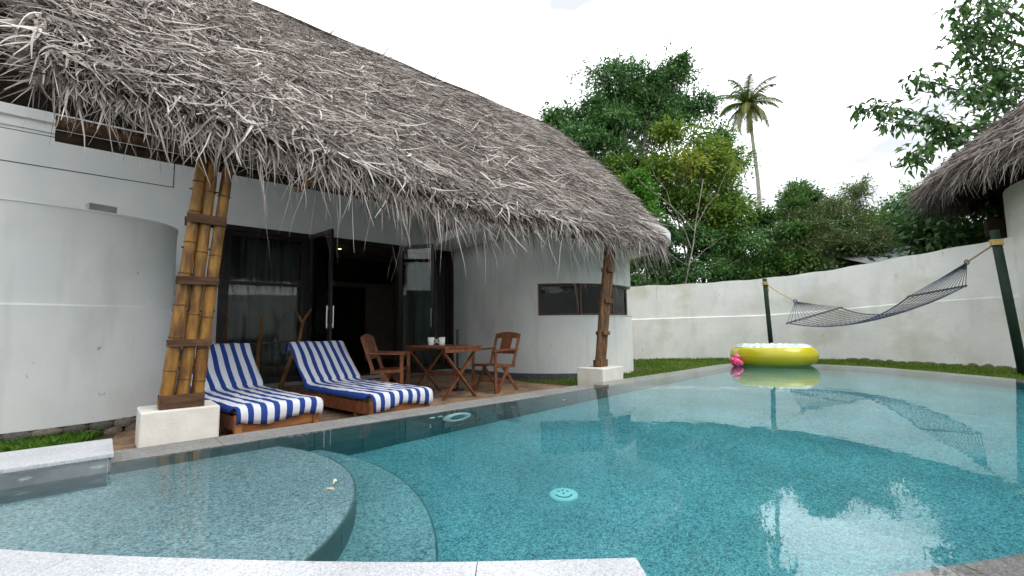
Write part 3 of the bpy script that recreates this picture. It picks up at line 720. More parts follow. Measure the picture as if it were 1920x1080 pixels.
obj('gable_end', MB().add([(RA1 - 0.15, 0.30, 2.95), (RA1 - 0.15, 7.65, 2.9), (RA1 + 1.15, 4.0, 6.55), (RA1 - 0.25, 0.35, 2.9), (RA1 - 0.25, 7.65, 2.9), (RA1 + 1.05, 4.0, 6.55)],
    [(0, 1, 2), (5, 4, 3), (0, 3, 4, 1), (1, 4, 5, 2), (2, 5, 3, 0)]), 'thatch_base', roof)
rp = MB(); rp.tube([(RA0 - 0.1 + 0.4 * i, RB, RZ + 0.06 + 0.015 * math.sin(i * 1.1)) for i in range(27)], 0.055, 8); obj('ridge_pole', rp, 'timber_dark', roof)
for a in (2.6, 3.75, 5.1, 6.4, 7.2, 8.3):
    s = MB(); s.tube([(a - 0.05, RB + 0.05, RZ - 0.05), (a + 0.16, RB - 0.05, RZ + 0.33)], [0.014, 0.008], 5); obj('ridge_stick', s, 'batten', roof)
for i in range(15):
    a = -0.85 + i * 0.71
    s = MB(); s.tube([(a, eave_b(a) + 0.12, eave_z(a) - 0.20), (a, RB - 0.1, RZ - 0.28)], 0.045, 8); obj('rafter', s, 'bamboo_old', roof)
for (b, z) in ((0.12, 2.52), (1.5, 3.88), (2.9, 5.2)):
    s = MB(); s.tube([(RA0 + 0.08, b, z), (4, b, z), (8.6, b, z + 0.03)], 0.06, 8); obj('purlin', s, 'bamboo_old', roof)
s = MB(); s.tube([(RA0 + 0.08, 0.16, 2.42), (8.6, 0.16, 2.40)], 0.05, 8); obj('purlin', s, 'timber_dark', roof)
# cut bamboo ends showing under the eave fringe
for a in (1.02, 4.35):
    s = MB(); s.tube([(a, -0.20, 2.40), (a + 0.01, 0.4, 2.42)], 0.05, 10); obj('tie_beam', s, 'bamboo', roof)

def straw(root, dirv, nrm, length, width, bend_n, bend_l, seg=3):
    """arrays (n,3) -> ribbon blades; dirv along, nrm face normal; bend_n lifts the tip, bend_l swings it aside"""
    side = np.cross(dirv, nrm); side /= np.linalg.norm(side, axis=1, keepdims=True) + 1e-9
    n = len(root); V = np.zeros((n, (seg + 1) * 2, 3))
    for i in range(seg + 1):
        t = i / seg
        c = root + dirv * (length * t)[:, None] + nrm * (bend_n * t * t)[:, None] + side * (bend_l * t * t)[:, None]
        w = (width * (1.0 - 0.8 * t ** 2) * 0.5)[:, None]
        V[:, 2 * i] = c - side * w; V[:, 2 * i + 1] = c + side * w
    base = np.arange(n)[:, None, None] * ((seg + 1) * 2)
    q = np.array([[2 * i, 2 * i + 1, 2 * i + 3, 2 * i + 2] for i in range(seg)])[None]
    F = (base + q).reshape(-1, 4)
    return V.reshape(-1, 3), F

def thatch_front(n):
    a = RNG.uniform(RA0 - 0.02, RA1 + 0.02, n)
    t = RNG.uniform(-0.02, 1.0, n)
    t = np.where(RNG.random(n) < 0.6, np.floor(t / 0.026) * 0.026 + RNG.normal(0, 0.005, n), t)
    P = np.array([roof_pt(x, y) for x, y in zip(a, np.clip(t, 0, 1))])
    ex = np.array([1.0, 0, 0]); dn = np.array([0, -0.70, -0.714]); nm = np.array([0, -0.714, 0.70])
    ang = RNG.normal(0.10, 0.20, n) + np.where(RNG.random(n) < 0.30, RNG.normal(0, 0.55, n), 0)
    lift = RNG.normal(0.03, 0.10, n)
    d = ex * np.sin(ang)[:, None] + dn * np.cos(ang)[:, None] + nm * lift[:, None]; d /= np.linalg.norm(d, axis=1, keepdims=True)
    ang = np.where(a > RA1 - 0.35, -0.15 - 0.5 * np.abs(ang), ang)
    d = ex * np.sin(ang)[:, None] + dn * np.cos(ang)[:, None] + nm * lift[:, None]; d /= np.linalg.norm(d, axis=1, keepdims=True)
    twist = RNG.normal(0, 0.7, n)
    s0 = np.cross(d, nm); nr = nm[None] * np.cos(twist)[:, None] + s0 * np.sin(twist)[:, None]
    nr -= d * np.sum(nr * d, axis=1, keepdims=True); nr /= np.linalg.norm(nr, axis=1, keepdims=True)
    root = P + nm * RNG.uniform(0.0, 0.075, n)[:, None]
    L = RNG.uniform(0.18, 0.62, n) * np.where(t > 0.93, 0.55, 1.0); wd_ = np.where(RNG.random(n) < 0.25, RNG.uniform(0.014, 0.027, n), RNG.uniform(0.005, 0.014, n))
    global ROOF_AT; ROOF_AT = (a, t)
    return root, d, nr, L, wd_, RNG.normal(0.01, 0.05, n), RNG.normal(0, 0.06, n)
parts = [thatch_front(92000)]
V, F = straw(*parts[0])
ra_, rt_ = ROOF_AT
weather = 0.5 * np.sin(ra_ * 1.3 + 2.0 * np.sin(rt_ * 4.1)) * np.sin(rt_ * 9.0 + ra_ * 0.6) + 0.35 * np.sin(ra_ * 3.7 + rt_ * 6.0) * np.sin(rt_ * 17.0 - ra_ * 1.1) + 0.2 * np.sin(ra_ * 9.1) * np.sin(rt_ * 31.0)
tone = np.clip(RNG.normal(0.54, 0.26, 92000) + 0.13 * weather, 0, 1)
nb = 3600
ra2 = RA0 + (RNG.random(nb) ** 1.5) * 6.5; rt2_ = 1.0 - RNG.random(nb) ** 1.3 * 0.8
P = np.array([roof_pt(x, y) for x, y in zip(ra2, rt2_)]) + np.array([0, -0.05, 0.05]) * RNG.uniform(0.3, 1.6, nb)[:, None]
an = RNG.normal(0.2, 0.75, nb); d = np.array([1.0, 0, 0]) * np.sin(an)[:, None] + np.array([0, -0.70, -0.714]) * np.cos(an)[:, None] + np.array([0, -0.714, 0.70]) * RNG.normal(0.12, 0.16, nb)[:, None]
d /= np.linalg.norm(d, axis=1, keepdims=True); nr = np.array([0, -0.714, 0.70]) + RNG.normal(0, 0.45, (nb, 3)); nr -= d * np.sum(nr * d, axis=1, keepdims=True); nr /= np.linalg.norm(nr, axis=1, keepdims=True)
Lb = RNG.uniform(0.22, 0.55, nb)
Vb, Fb = straw(P, d, nr, Lb * np.where(rt2_ > 0.94, 0.7, 1), RNG.uniform(0.014, 0.03, nb), RNG.normal(-0.05, 0.10, nb), RNG.normal(0, 0.17, nb), 6)
o = obj('loose_ribbons', np_mesh('ribbons', Vb, Fb, np.repeat(np.clip(RNG.normal(0.66, 0.2, nb), 0, 1), 14)), 'thatch', roof); o['kind'] = 'stuff'
# straw on the far slope and the ends so the roof is thatched all round
n2 = 9000
r2 = thatch_front(n2); rt2 = [x.copy() for x in r2]
rt2[0][:, 1] = 2 * RB - rt2[0][:, 1]; rt2[1][:, 1] *= -1; rt2[2][:, 1] *= -1
V2, F2 = straw(*rt2)
V = np.concatenate([V, V2]); F = np.concatenate([F, F2 + len(V) - len(V2)]); tone = np.concatenate([tone, np.clip(RNG.normal(0.5, 0.22, n2), 0, 1)])
o = obj('thatch', np_mesh('thatch', V, F, np.repeat(tone, 8)), 'thatch', roof); o['kind'] = 'stuff'

# ragged skirt of strips along the eave and the open gable edge
def skirt(n, longp):
    a = RNG.uniform(RA0, RA1, n); near = RNG.random(n) < 0.2
    a = np.where(near, RNG.uniform(RA0, 3.2, n), a)
    t = RNG.uniform(0.955, 1.012, n)
    P = np.array([roof_pt(x, y) for x, y in zip(a, t)]); P[:, 2] -= RNG.uniform(0, 0.15, n)
    out = RNG.uniform(0.0, 0.75, n); sw = RNG.normal(0.05, 0.35, n)
    d = np.stack([sw, -out, -np.ones(n)], 1); d /= np.linalg.norm(d, axis=1, keepdims=True)
    yaw = RNG.uniform(-1.2, 1.2, n); nr = np.stack([np.sin(yaw), -np.cos(yaw), np.zeros(n)], 1)
    nr -= d * np.sum(nr * d, axis=1, keepdims=True); nr /= np.linalg.norm(nr, axis=1, keepdims=True)
    L = np.where(RNG.random(n) < longp, RNG.uniform(0.22, 0.55, n), RNG.uniform(0.06, 0.20, n)); wd_ = RNG.uniform(0.005, 0.019, n)
    return P, d, nr, L, wd_, -out * L * RNG.uniform(-0.1, 0.55, n), RNG.normal(0, 0.05, n)
ns = 7000
V, F = straw(*skirt(ns, 0.14), seg=4)
o = obj('eave_fringe', np_mesh('fringe', V, F, np.repeat(np.clip(RNG.normal(0.5, 0.2, ns), 0, 1), 10)), 'thatch', roof); o['kind'] = 'stuff'
ng = 2600
t = RNG.uniform(0.0, 1.0, ng); P = np.array([roof_pt(RA0 + 0.02, y) for y in t]); P[:, 0] += RNG.uniform(-0.05, 0.12, ng); P[:, 2] -= RNG.uniform(0, 0.18, ng)
d = np.stack([-RNG.uniform(0.05, 1.0, ng), -RNG.uniform(0.0, 0.9, ng), -RNG.uniform(0.25, 1.0, ng)], 1); d /= np.linalg.norm(d, axis=1, keepdims=True)
nr = np.stack([RNG.normal(-0.6, 0.5, ng), RNG.normal(-0.5, 0.5, ng), RNG.normal(0.2, 0.4, ng)], 1); nr -= d * np.sum(nr * d, axis=1, keepdims=True); nr /= np.linalg.norm(nr, axis=1, keepdims=True)
V, F = straw(P, d, nr, RNG.uniform(0.08, 0.36, ng), RNG.uniform(0.006, 0.02, ng), RNG.normal(0, 0.05, ng), RNG.normal(0, 0.07, ng), seg=4)
o = obj('gable_fringe', np_mesh('gfringe', V, F, np.repeat(np.clip(RNG.normal(0.5, 0.2, ng), 0, 1), 10)), 'thatch', roof); o['kind'] = 'stuff'
# the longest loose strips, one by one
strip_me = []
for kx in range(14):
    L = random.uniform(0.35, 0.75); seg = 7; m_ = MB(); bx, by = random.uniform(-0.12, 0.14), random.uniform(-0.22, 0.05); ww = random.uniform(0.009, 0.022)
    v = []
    tw_ = random.uniform(-1.2, 1.2); cu = random.uniform(-0.06, 0.06)
    for i in range(seg + 1):
        t = i / seg; x = bx * t * t + cu * math.sin(t * 5); y = by * math.sin(t * 1.5) ; z = -L * t
        w = ww * (1 - 0.85 * t ** 1.6) * 0.5; an = tw_ * t + kx
        v += [(x - w * math.cos(an), y - w * math.sin(an), z), (x + w * math.cos(an), y + w * math.sin(an), z)]
    m_.add(v, [(2 * i, 2 * i + 1, 2 * i + 3, 2 * i + 2) for i in range(seg)], [random.gauss(0.55, 0.2)] * len(v))
    me = m_.mesh('palm_strip'); me.materials.append(M['thatch']); strip_me.append(me)
for i in range(300):
    a = RA0 + 0.05 + (random.random() ** 1.1) * (RA1 - RA0 - 0.2)
    p = roof_pt(a, random.uniform(0.965, 1.005))
    o = obj('palm_strip', None, None, roof, mesh=strip_me[i % 14]); o.location = (p.x, p.y, p.z - random.uniform(0.02, 0.16))
    o.rotation_euler = (random.uniform(-0.35, 0.1), random.uniform(-0.25, 0.25), random.uniform(-0.7, 0.7))
    sc = random.uniform(0.7, 1.75) if a > 0.4 else random.uniform(0.5, 1.0); o.scale = (0.85, 0.85, sc)

# ================================================================== LAWNS
lawn_poly = [(5.6, -0.84)] + [(p.x, p.y) for p in O if p.x > 5.6 and p.y > -5.6] + [(8.3, -5.8), (13.9, -7.5)] + [(p.x, p.y) for p in path[:52]][::-1] + [(9.9, 3.4), (9.0, 0.9), (7.5, 0.55), (6.2, 0.85), (5.4, 1.4)]
lawn_soil = MB().prism(lawn_poly, G - 0.03, G + 0.003)
tag(obj('lawn_soil', lawn_soil, mat('mossy_soil', (0.05, 0.085, 0.018), (0.10, 0.12, 0.035), 3, 0.95, 0.4, 30, 0.1)), 'mossy soil under the lawn by the garden wall', None, None, 'structure')
grass('lawn_grass', lawn_poly, 120000, 0.05, 'short green lawn between the pool and the garden wall', 0.007, 0.45)
patch = [(-3.5, -0.6), (-1.05, -0.55), (-0.72, 0.15), (-0.66, 0.75), (-0.5, 1.0), (-3.5, 1.0)]
grass('grass_patch', patch, 42000, 0.085, 'small patch of bright grass at the foot of the curved wall', 0.006, 0.0)

# ================================================================== BAMBOO PILLARS
def pillar(base, top, m, label, spread=0.098, yaw=0.0, blk=(0.285, 0.24), seed=1, name_mat='batten'):
    rnd = random.Random(seed)
    b, t = Vector(base), Vector(top)
    e = empty('bamboo_pillar', (b.x, b.y, G), label, 'pillar', 'pillars holding the thatch eave')
    sd = Vector((math.cos(yaw), math.sin(yaw), 0)); dp = Vector((-math.sin(yaw), math.cos(yaw), 0))
    for i in (-1, 0, 1):
        n = 26; pth = []; rad = []
        p0 = b + sd * (i * spread * 1.12); p1 = t + sd * (i * spread * (0.95 + 0.25 * (i > 0)))
        ph = rnd.uniform(0, 1)
        for j in range(n + 1):
            u = j / n; p = p0.lerp(p1, u) + dp * (0.012 * math.sin(u * 4 + i)) + sd * (0.004 * math.sin(u * 5 + i * 2))
            pth.append(p); rad.append(0.050 * (1.05 - 0.12 * u) + 0.0015 * math.sin(j * 1.7 + i))
        pole = obj('bamboo_pole', MB().tube(pth, rad, 12), m, e, smooth=True)
        for q in range(8):
            u = (q + ph) / 8.0
            c = p0.lerp(p1, u) + dp * (0.012 * math.sin(u * 4 + i)) + sd * (0.004 * math.sin(u * 5 + i * 2)); d = (p1 - p0).normalized()
            nd = MB().tube([c - d * 0.009, c - d * 0.003, c + d * 0.003, c + d * 0.009], [0.048, 0.0545, 0.0545, 0.048], 12, False); obj('node_ring', nd, 'node', pole, smooth=True)
    L = (t - b)
    for u, h in ((0.0, 0.12), (0.245, 0.065), (0.49, 0.075), (0.735, 0.085)):
        c = b + L * (u if u else 0.027)
        w = spread * (3.35 if seed == 1 else 2.75) * (1 - 0.06 * u)
        for sgn in (-1, 1):
            bt = MB().bar(c - sd * w / 2 - dp * sgn * 0.066 + Vector((0, 0, rnd.uniform(-0.008, 0.008))), c + sd * w / 2 - dp * sgn * 0.066, 0.022, h)
            obj('batten', bt, name_mat, e, bevel=0.003, seg=1)
    for u in (0.15, 0.37, 0.62, 0.86):
        c = b + L * u
        obj('bolt', MB().tube([c - sd * (spread + 0.062), c + sd * (spread + 0.068)], 0.007, 6), 'timber_dark', e)
    bl = MB().box(-blk[0], blk[0], -blk[1], blk[1], 0, b.z - G)
    bm = bl.mesh('base_block'); bevel_mesh(bm, 0.018, 3)
    o = obj('base_block', None, 'block', e, mesh=bm); o.location = (b.x, b.y + (0.12 if seed == 1 else 0.0), G); o.rotation_euler = (0, 0, yaw)
    return e
pillar((0.0, 0.05, 0.13), (0.17, 0.06, 2.46), 'bamboo', 'golden bamboo pillar of three poles with battens on a white block, beside the striped loungers', seed=1)
pillar((5.75, -0.22, 0.13), (6.27, -0.14, 2.42), 'bamboo_old', 'weathered brown bamboo pillar on a white block, in front of the round room', spread=0.082, yaw=0.1, blk=(0.33, 0.25), seed=2, name_mat='bamboo_old')

# ================================================================== LOUNGERS WITH TOWELS
LW, LF, LB = 0.78, 1.50, 0.78                       # width, flat length, back length
BA = R(43)
def lounger(loc, rz, label, seed):
    e = empty('sun_lounger', loc, label, 'lounger', 'wooden loungers on the terrace', rz=rz); w = LW / 2
    P = lambda nm, mb, m='teak', bv=0.005: obj(nm, mb, m, e, world=False, bevel=bv, seg=2)
    P('end_board', MB().box(-w + 0.055, w - 0.055, 0.0, 0.028, 0.05, 0.205))
    for s in (-1, 1):
        P('leg', MB().box(s * w - 0.028 - 0.028 * s, s * w + 0.028 - 0.028 * s, -0.02, 0.045, 0.0, 0.225))
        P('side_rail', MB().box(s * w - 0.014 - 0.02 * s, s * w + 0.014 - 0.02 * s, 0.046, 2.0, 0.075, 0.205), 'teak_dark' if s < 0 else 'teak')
        P('leg', MB().box(s * w - 0.028 - 0.06 * s, s * w + 0.028 - 0.06 * s, 1.7, 1.76, 0.0, 0.075))
        P('leg', MB().box(s * w - 0.028 - 0.06 * s, s * w + 0.028 - 0.06 * s, 0.35, 0.41, 0.0, 0.075))
    for i in range(13):
        y = 0.06 + i * 0.112; P('slat', MB().box(-w + 0.05, w - 0.05, y, y + 0.08, 0.206, 0.222), 'teak', 0)
    ca, sa = math.cos(BA), math.sin(BA)
    for i in range(6):
        u = 0.05 + i * 0.125; y, z = LF + u * ca, 0.21 + u * sa
        P('back_slat', MB().bar((-w + 0.05, y, z), (w - 0.05, y, z), 0.085, 0.016, (0, -sa, ca)), 'teak', 0)
    for s in (-1, 1): P('back_rail', MB().bar((s * (w - 0.09), LF, 0.19), (s * (w - 0.09), LF + LB * ca, 0.19 + LB * sa), 0.03, 0.04))
    P('prop', MB().bar((0.2, LF + 0.42 * ca, 0.2 + 0.4 * sa), (0.2, LF + 0.55, 0.14), 0.03, 0.03))
    # mattress: rounded cushion following seat and back
    prof = [(0.0, 0.225)] + [(LF * i / 10, 0.225) for i in range(1, 10)] + [(LF - 0.02, 0.228), (LF + 0.05 * ca, 0.235 + 0.05 * sa)] + [(LF + LB * u * ca, 0.225 + LB * u * sa) for u in (0.25, 0.5, 0.75, 1.0)]
    m_ = MB(); v = []; th = 0.05
    for i, (y, z) in enumerate(prof):
        ny, nz = (0, 1) if i < 11 else (-sa, ca)
        for x in (-w + 0.03, w - 0.03): v.append((x, y, z))
        for x in (-w + 0.03, w - 0.03): v.append((x, y + ny * th, z + nz * th))
    f = []
    for i in range(len(prof) - 1):
        a, b = 4 * i, 4 * i + 4; f += [(a, a + 1, b + 1, b)[::-1], (a + 2, a + 3, b + 3, b + 2), (a, b, b + 2, a + 2), (a + 1, a + 3, b + 3, b + 1)]
    f += [(0, 1, 3, 2), tuple(4 * (len(prof) - 1) + q for q in (2, 3, 1, 0))]
    m_.add(v, f); obj('mattress', m_, 'cushion', e, world=False)
    return e
def towel(loc, rz, label, seed):
    """striped towel draped over seat, back and the foot end"""
    rnd = random.Random(seed); ca, sa = math.cos(BA), math.sin(BA); w = LW / 2 + 0.012
    prof = [(-0.028, 0.135), (-0.040, 0.18), (-0.045, 0.225), (-0.036, 0.268), (-0.010, 0.287), (0.03, 0.291)]
    prof += [(0.03 + (LF - 0.13) * i / 16, 0.289) for i in range(1, 17)]
    prof += [(LF - 0.04, 0.297), (LF + 0.02, 0.325)] + [(LF - 0.055 + LB * u * ca, 0.285 + LB * u * sa) for u in np.linspace(0.12, 1.0, 14)]
    ty, tz = prof[-1]; prof += [(ty + 0.03, tz + 0.008), (ty + 0.065, tz - 0.02), (ty + 0.075, tz - 0.10)]
    nx = 36; v = []; f = []; tn = []
    for i, (y, z) in enumerate(prof):
        for j in range(nx + 1):
            s = -1 + 2 * j / nx; x = s * w; zz, yy = z, y
            drop = max(0, abs(s) - 0.93) / 0.07
            zz -= 0.055 * drop ** 1.5 if i > 5 and i < 24 else 0.012 * drop
            if i <= 5: yy += -0.010 * math.sin(j * 0.55 + seed) * (1 - i / 6) ; zz += 0.022 * math.sin(j * 0.21 + seed * 2) * (1 - i / 5)
            wob = 0.005 * math.sin(i * 0.9 + j * 0.35 + seed) + 0.0045 * math.sin(i * 0.37 - j * 0.6 + seed * 3) + 0.003 * math.sin(i * 1.7 + j * 0.9)
            wob += 0.006 * max(0, math.sin(i * 0.8 - 4 * s + seed)) ** 6 + 0.005 * max(0, math.sin(3.1 * s + i * 0.45 + 2 * seed)) ** 8
            zz += abs(wob) * 0.9; x += 0.010 * math.sin(i * 0.33 + seed) 
            v.append((x, yy, zz)); tn.append(0.9 + s * w + 0.006 * math.sin(i * 0.5 + seed + s * 2))
    for i in range(len(prof) - 1):
        for j in range(nx):
            a = i * (nx + 1) + j; f.append((a, a + 1, a + nx + 2, a + nx + 1))
    m_ = MB(); m_.add(v, f, tn); o = obj('striped_towel', m_, 'towel', None, smooth=True); o.location = loc; o.rotation_euler = (0, 0, rz)
    sol = o.modifiers.new('thick', 'SOLIDIFY'); sol.thickness = 0.012; sol.offset = 1
    return tag(o, label, 'towel', 'striped towels on the loungers')
for (x, y, rz, nm, sd) in ((0.78, -0.10, R(7), 'next to the golden bamboo pillar', 1), (2.02, -0.26, R(8), 'nearest to the wooden table', 2)):
    lounger((x, y, G + 0.005), rz, 'low teak sun lounger with raised back, the one ' + nm, sd)
    towel((x, y, G + 0.005), rz, 'blue and white striped towel on the lounger ' + nm, sd)

# ================================================================== TABLE, CHAIRS, MUGS
def table(loc, rz):
    e = empty('folding_table', loc, 'dark red wooden folding table with crossed legs between two chairs', 'table', rz=rz)
    Lx, Ly, H = 0.68, 1.05, 0.745
    n = 7; w = Lx / n
    for i in range(n): obj('slat', MB().box(-Lx / 2 + i * w + 0.003, -Lx / 2 + (i + 1) * w - 0.003, -Ly / 2, Ly / 2, H - 0.022, H), 'teak_dark', e, world=False)
    for s in (-1, 1): obj('apron', MB().box(-Lx / 2 + 0.02, Lx / 2 - 0.02, s * (Ly / 2 - 0.03) - 0.014, s * (Ly / 2 - 0.03) + 0.014, H - 0.085, H - 0.0225), 'teak_dark', e, world=False)
    for k_, s in enumerate((-1, 1)):
        y = s * (Ly / 2 - 0.09)
        obj('leg', MB().bar((-0.29, y, H - 0.09), (0.28, y, 0.0), 0.026, 0.055, (0, 1, 0)), 'teak_dark', e, world=False)
        obj('leg', MB().bar((0.29, y + s * -0.032, H - 0.09), (-0.28, y + s * -0.032, 0.0), 0.026, 0.055, (0, 1, 0)), 'teak_dark', e, world=False)
    obj('stretcher', MB().bar((0.0, -Ly / 2 + 0.1, H * 0.46), (0.0, Ly / 2 - 0.1, H * 0.46), 0.03, 0.03), 'teak_dark', e, world=False)
    return e
table((3.30, 0.86, G + 0.004), R(3))
def chair(loc, rz, label):
    """folding armchair, faces its local -y"""
    e = empty('folding_chair', loc, label, 'chair', 'wooden folding armchairs', rz=rz)
    w = 0.25; P = lambda nm, mb, m='teak_dark': obj(nm, mb, m, e, world=False, bevel=0.003, seg=1)
    for s in (-1, 1):
        P('back_post', MB().bar((s * w, -0.20, 0.0), (s * w, 0.06, 0.42), 0.024, 0.05, (0, 1, 0)))       # slanting leg
        P('back_post', MB().bar((s * w, 0.16, 0.40), (s * w, 0.33, 0.90), 0.024, 0.048, (0, 1, 0)))
        P('rear_leg', MB().bar((s * (w - 0.03), -0.05, 0.40), (s * (w - 0.03), 0.30, 0.0), 0.024, 0.048, (0, 1, 0)))
        P('front_leg', MB().bar((s * w, -0.235, 0.0), (s * w, -0.235, 0.63), 0.026, 0.05, (0, 1, 0)))
        P('armrest', MB().bar((s * w, -0.29, 0.645), (s * w, 0.27, 0.665), 0.055, 0.024))
        P('seat_rail', MB().bar((s * w, -0.26, 0.415), (s * w, 0.20, 0.395), 0.022, 0.045))
    for i in range(7):
        y = -0.24 + i * 0.062; P('seat_slat', MB().box(-w + 0.013, w - 0.013, y, y + 0.05, 0.42 - 0.003 * i, 0.436 - 0.003 * i))
    # back: curved top rail, bottom rail, wide centre splat with two slots
    def onb(u): return (0.16 + 0.17 * u, 0.40 + 0.50 * u)
    y, z = onb(0.42); P('back_rail', MB().bar((-w + 0.012, y, z), (w - 0.012, y, z), 0.022, 0.06))
    tp_ = MB(); v = []; n = 12
    for i in range(n + 1):
        x = -w - 0.012 + (2 * w + 0.024) * i / n; h = 0.035 * (1 - (2 * i / n - 1) ** 2); y0, z0 = onb(0.86); y1, z1 = onb(1.0)
        v += [(x, y0 - 0.012, z0), (x, y0 + 0.012, z0), (x, y1 - 0.012, z1 + h), (x, y1 + 0.012, z1 + h)]
    f = []
    for i in range(n):
        a, b = 4 * i, 4 * i + 4; f += [(a, b, b + 2, a + 2), (a + 1, a + 3, b + 3, b + 1), (a + 2, b + 2, b + 3, a + 3), (a, a + 1, b + 1, b)]
    f += [(0, 2, 3, 1), (4 * n, 4 * n + 1, 4 * n + 3, 4 * n + 2)]; tp_.add(v, f); P('top_rail', tp_)
    (ya, za), (yb, zb_) = onb(0.475), onb(0.857); P('splat', MB().bar((0, ya, za), (0, yb, zb_), 0.225, 0.016, (0, 1, 0)))
    P('stretcher', MB().bar((-w, -0.1, 0.16), (w, -0.1, 0.16), 0.03, 0.02))
    return e
chair((2.60, 1.20, G + 0.004), R(50), 'red-brown folding armchair left of the table, turned towards the mugs')
chair((4.16, 0.66, G + 0.004), R(-84), 'red-brown folding armchair right of the table, seen from its back side')
def mug(loc, rz, label):
    e = empty('mug', loc, label, 'mug', 'white mugs on the table', rz=rz); e.scale = (1.25, 1.25, 1.2)
    obj('cup', MB().lathe([(0.0, 0), (0.031, 0), (0.034, 0.004), (0.042, 0.10), (0.0395, 0.10), (0.031, 0.008), (0.0, 0.007)], n=24), 'ceramic', e, world=False, smooth=True)
    obj('handle', MB().tube([(0.037 + 0.028 * math.sin(PI * t), 0, 0.022 + 0.06 * t) for t in np.linspace(0, 1, 9)], 0.0055, 8), 'ceramic', e, world=False, smooth=True)
zt_ = G + 0.004 + 0.745
mug((3.30, 1.18, zt_), R(-30), 'white mug, the left one of the pair on the table'); mug((3.43, 1.07, zt_), R(150), 'white mug, the right one of the pair on the table')
# slim black stand behind the table and a dark round pot
st = empty('floor_stand', (3.78, 1.15, G), 'slim black floor stand behind the table against the white wall', 'stand')
obj('pole', MB().tube([(3.78, 1.15, G + 0.02), (3.78, 1.15, 0.76)], 0.021, 10), 'black', st); obj('base', MB().lathe([(0, 0.03), (0.10, 0.028), (0.115, 0.015), (0.118, 0.0)], (3.78, 1.15, G + 0.004), 20), 'black', st)
obj('cap', MB().tube([(3.78, 1.15, 0.7605), (3.78, 1.15, 0.785)], 0.026, 10), 'black', st)
pot = empty('round_pot', (3.45, 2.55, G), 'round black pot on the floor behind the left chair', 'pot')
obj('bowl', MB().lathe([(0, 0), (0.09, 0), (0.15, 0.07), (0.165, 0.15), (0.14, 0.24), (0.10, 0.27), (0.085, 0.262), (0.08, 0.24), (0, 0.235)], (3.45, 2.55, G + 0.004), 24), 'black', pot, smooth=True)
obj('rim', MB().lathe([(0.09, 0.268), (0.105, 0.275), (0.11, 0.285), (0.098, 0.29), (0.088, 0.28)], (3.45, 2.55, G + 0.004), 24, True), 'black', pot, smooth=True)

# ================================================================== DRIFTWOOD RACK
rk = empty('driftwood_rack', (1.9, 3.3, G), 'ochre driftwood branch rack standing before the left glass panel', 'rack')
def br(name, pts, r0, r1, m='drift', n=8):
    p = spline(pts, 6); k_ = len(p); obj(name, MB().tube(p, [r0 + (r1 - r0) * i / (k_ - 1) for i in range(k_)], n), m, rk, smooth=True)
br('branch_post', [(1.62, 3.05, G), (1.78, 3.15, 0.25), (1.98, 3.3, 0.62), (2.06, 3.35, 0.95), (2.22, 3.45, 1.18)], 0.04, 0.018)
br('branch_post', [(2.05, 3.35, 0.92), (1.98, 3.4, 1.08), (1.90, 3.45, 1.25)], 0.024, 0.012)
br('branch_post', [(1.42, 3.5, G), (1.40, 3.5, 0.4), (1.44, 3.52, 0.8), (1.42, 3.55, 1.1)], 0.035, 0.02)
br('branch_post', [(0.98, 3.7, G), (1.02, 3.7, 0.35), (0.95, 3.72, 0.75), (0.98, 3.75, 1.0), (0.90, 3.78, 1.2)], 0.03, 0.014, 'bamboo_old')
br('rung', [(0.96, 3.7, 0.62), (1.4, 3.5, 0.58), (2.0, 3.32, 0.66)], 0.016, 0.014, 'bamboo_old')
br('rung', [(1.0, 3.7, 0.16), (1.41, 3.5, 0.2), (1.76, 3.15, 0.18)], 0.016, 0.014, 'bamboo_old')

# ================================================================== POOL FITTINGS
pl = empty('pool_light', (2.10, -1.2, -0.34), 'round white pool light on the tiled pool side', 'pool light')
def disc_y(prof, c, n=32):
    m_ = MB().lathe(prof, (0, 0, 0), n); m_.v = [(c[0] + x, c[1] - z, c[2] + y) for x, y, z in m_.v]; m_.f = [f[::-1] for f in m_.f]; return m_
obj('bezel', disc_y([(0.165, 0.0), (0.165, 0.02), (0.15, 0.04), (0.11, 0.045), (0.095, 0.03)], (2.10, -1.216, -0.34)), 'lamp_white', pl, smooth=True)
obj('lens', disc_y([(0.096, 0.028), (0.06, 0.038), (0.0, 0.042)], (2.10, -1.216, -0.34)), 'lamp_lens', pl, smooth=True)
for dx in (-0.26, -0.17):
    m_ = disc_y([(0.03, 0.0), (0.03, 0.012), (0.02, 0.022), (0.0, 0.024)], (2.10 + dx - 0.02, -1.216, -0.20), 16)
    tag(obj('inlet_nozzle', m_, 'lamp_white', None, smooth=True), 'small pale inlet nozzle on the pool wall, ' + ('left of the pair' if dx < -0.2 else 'the one closer to the light'), 'nozzle')
dr = empty('floor_drain', (1.79, -2.9, -0.9), 'round white drain cover with curved slots on the pool floor', 'drain')
obj('cover', MB().lathe([(0.098, 0.0), (0.098, 0.012), (0.09, 0.026), (0.05, 0.03), (0.0, 0.03)], (1.79, -2.9, -0.899), 32), 'lamp_white', dr, smooth=True)
dcc = Vector((1.79, -2.9, -0.868)); tow = (-EY)
def slot_arc(r, a0, a1, w):
    m_ = MB(); n = 14; v = []
    for i in range(n + 1):
        a = a0 + (a1 - a0) * i / n
        for q in (r - w, r + w):
            p = dcc + (EX * math.cos(a) + EY * math.sin(a)) * q; v.append((p.x, p.y, p.z))
    m_.add(v, [(2 * i, 2 * i + 1, 2 * i + 3, 2 * i + 2) for i in range(n)]); return m_
obj('slot', slot_arc(0.055, R(195), R(345), 0.0055), 'slot', dr)
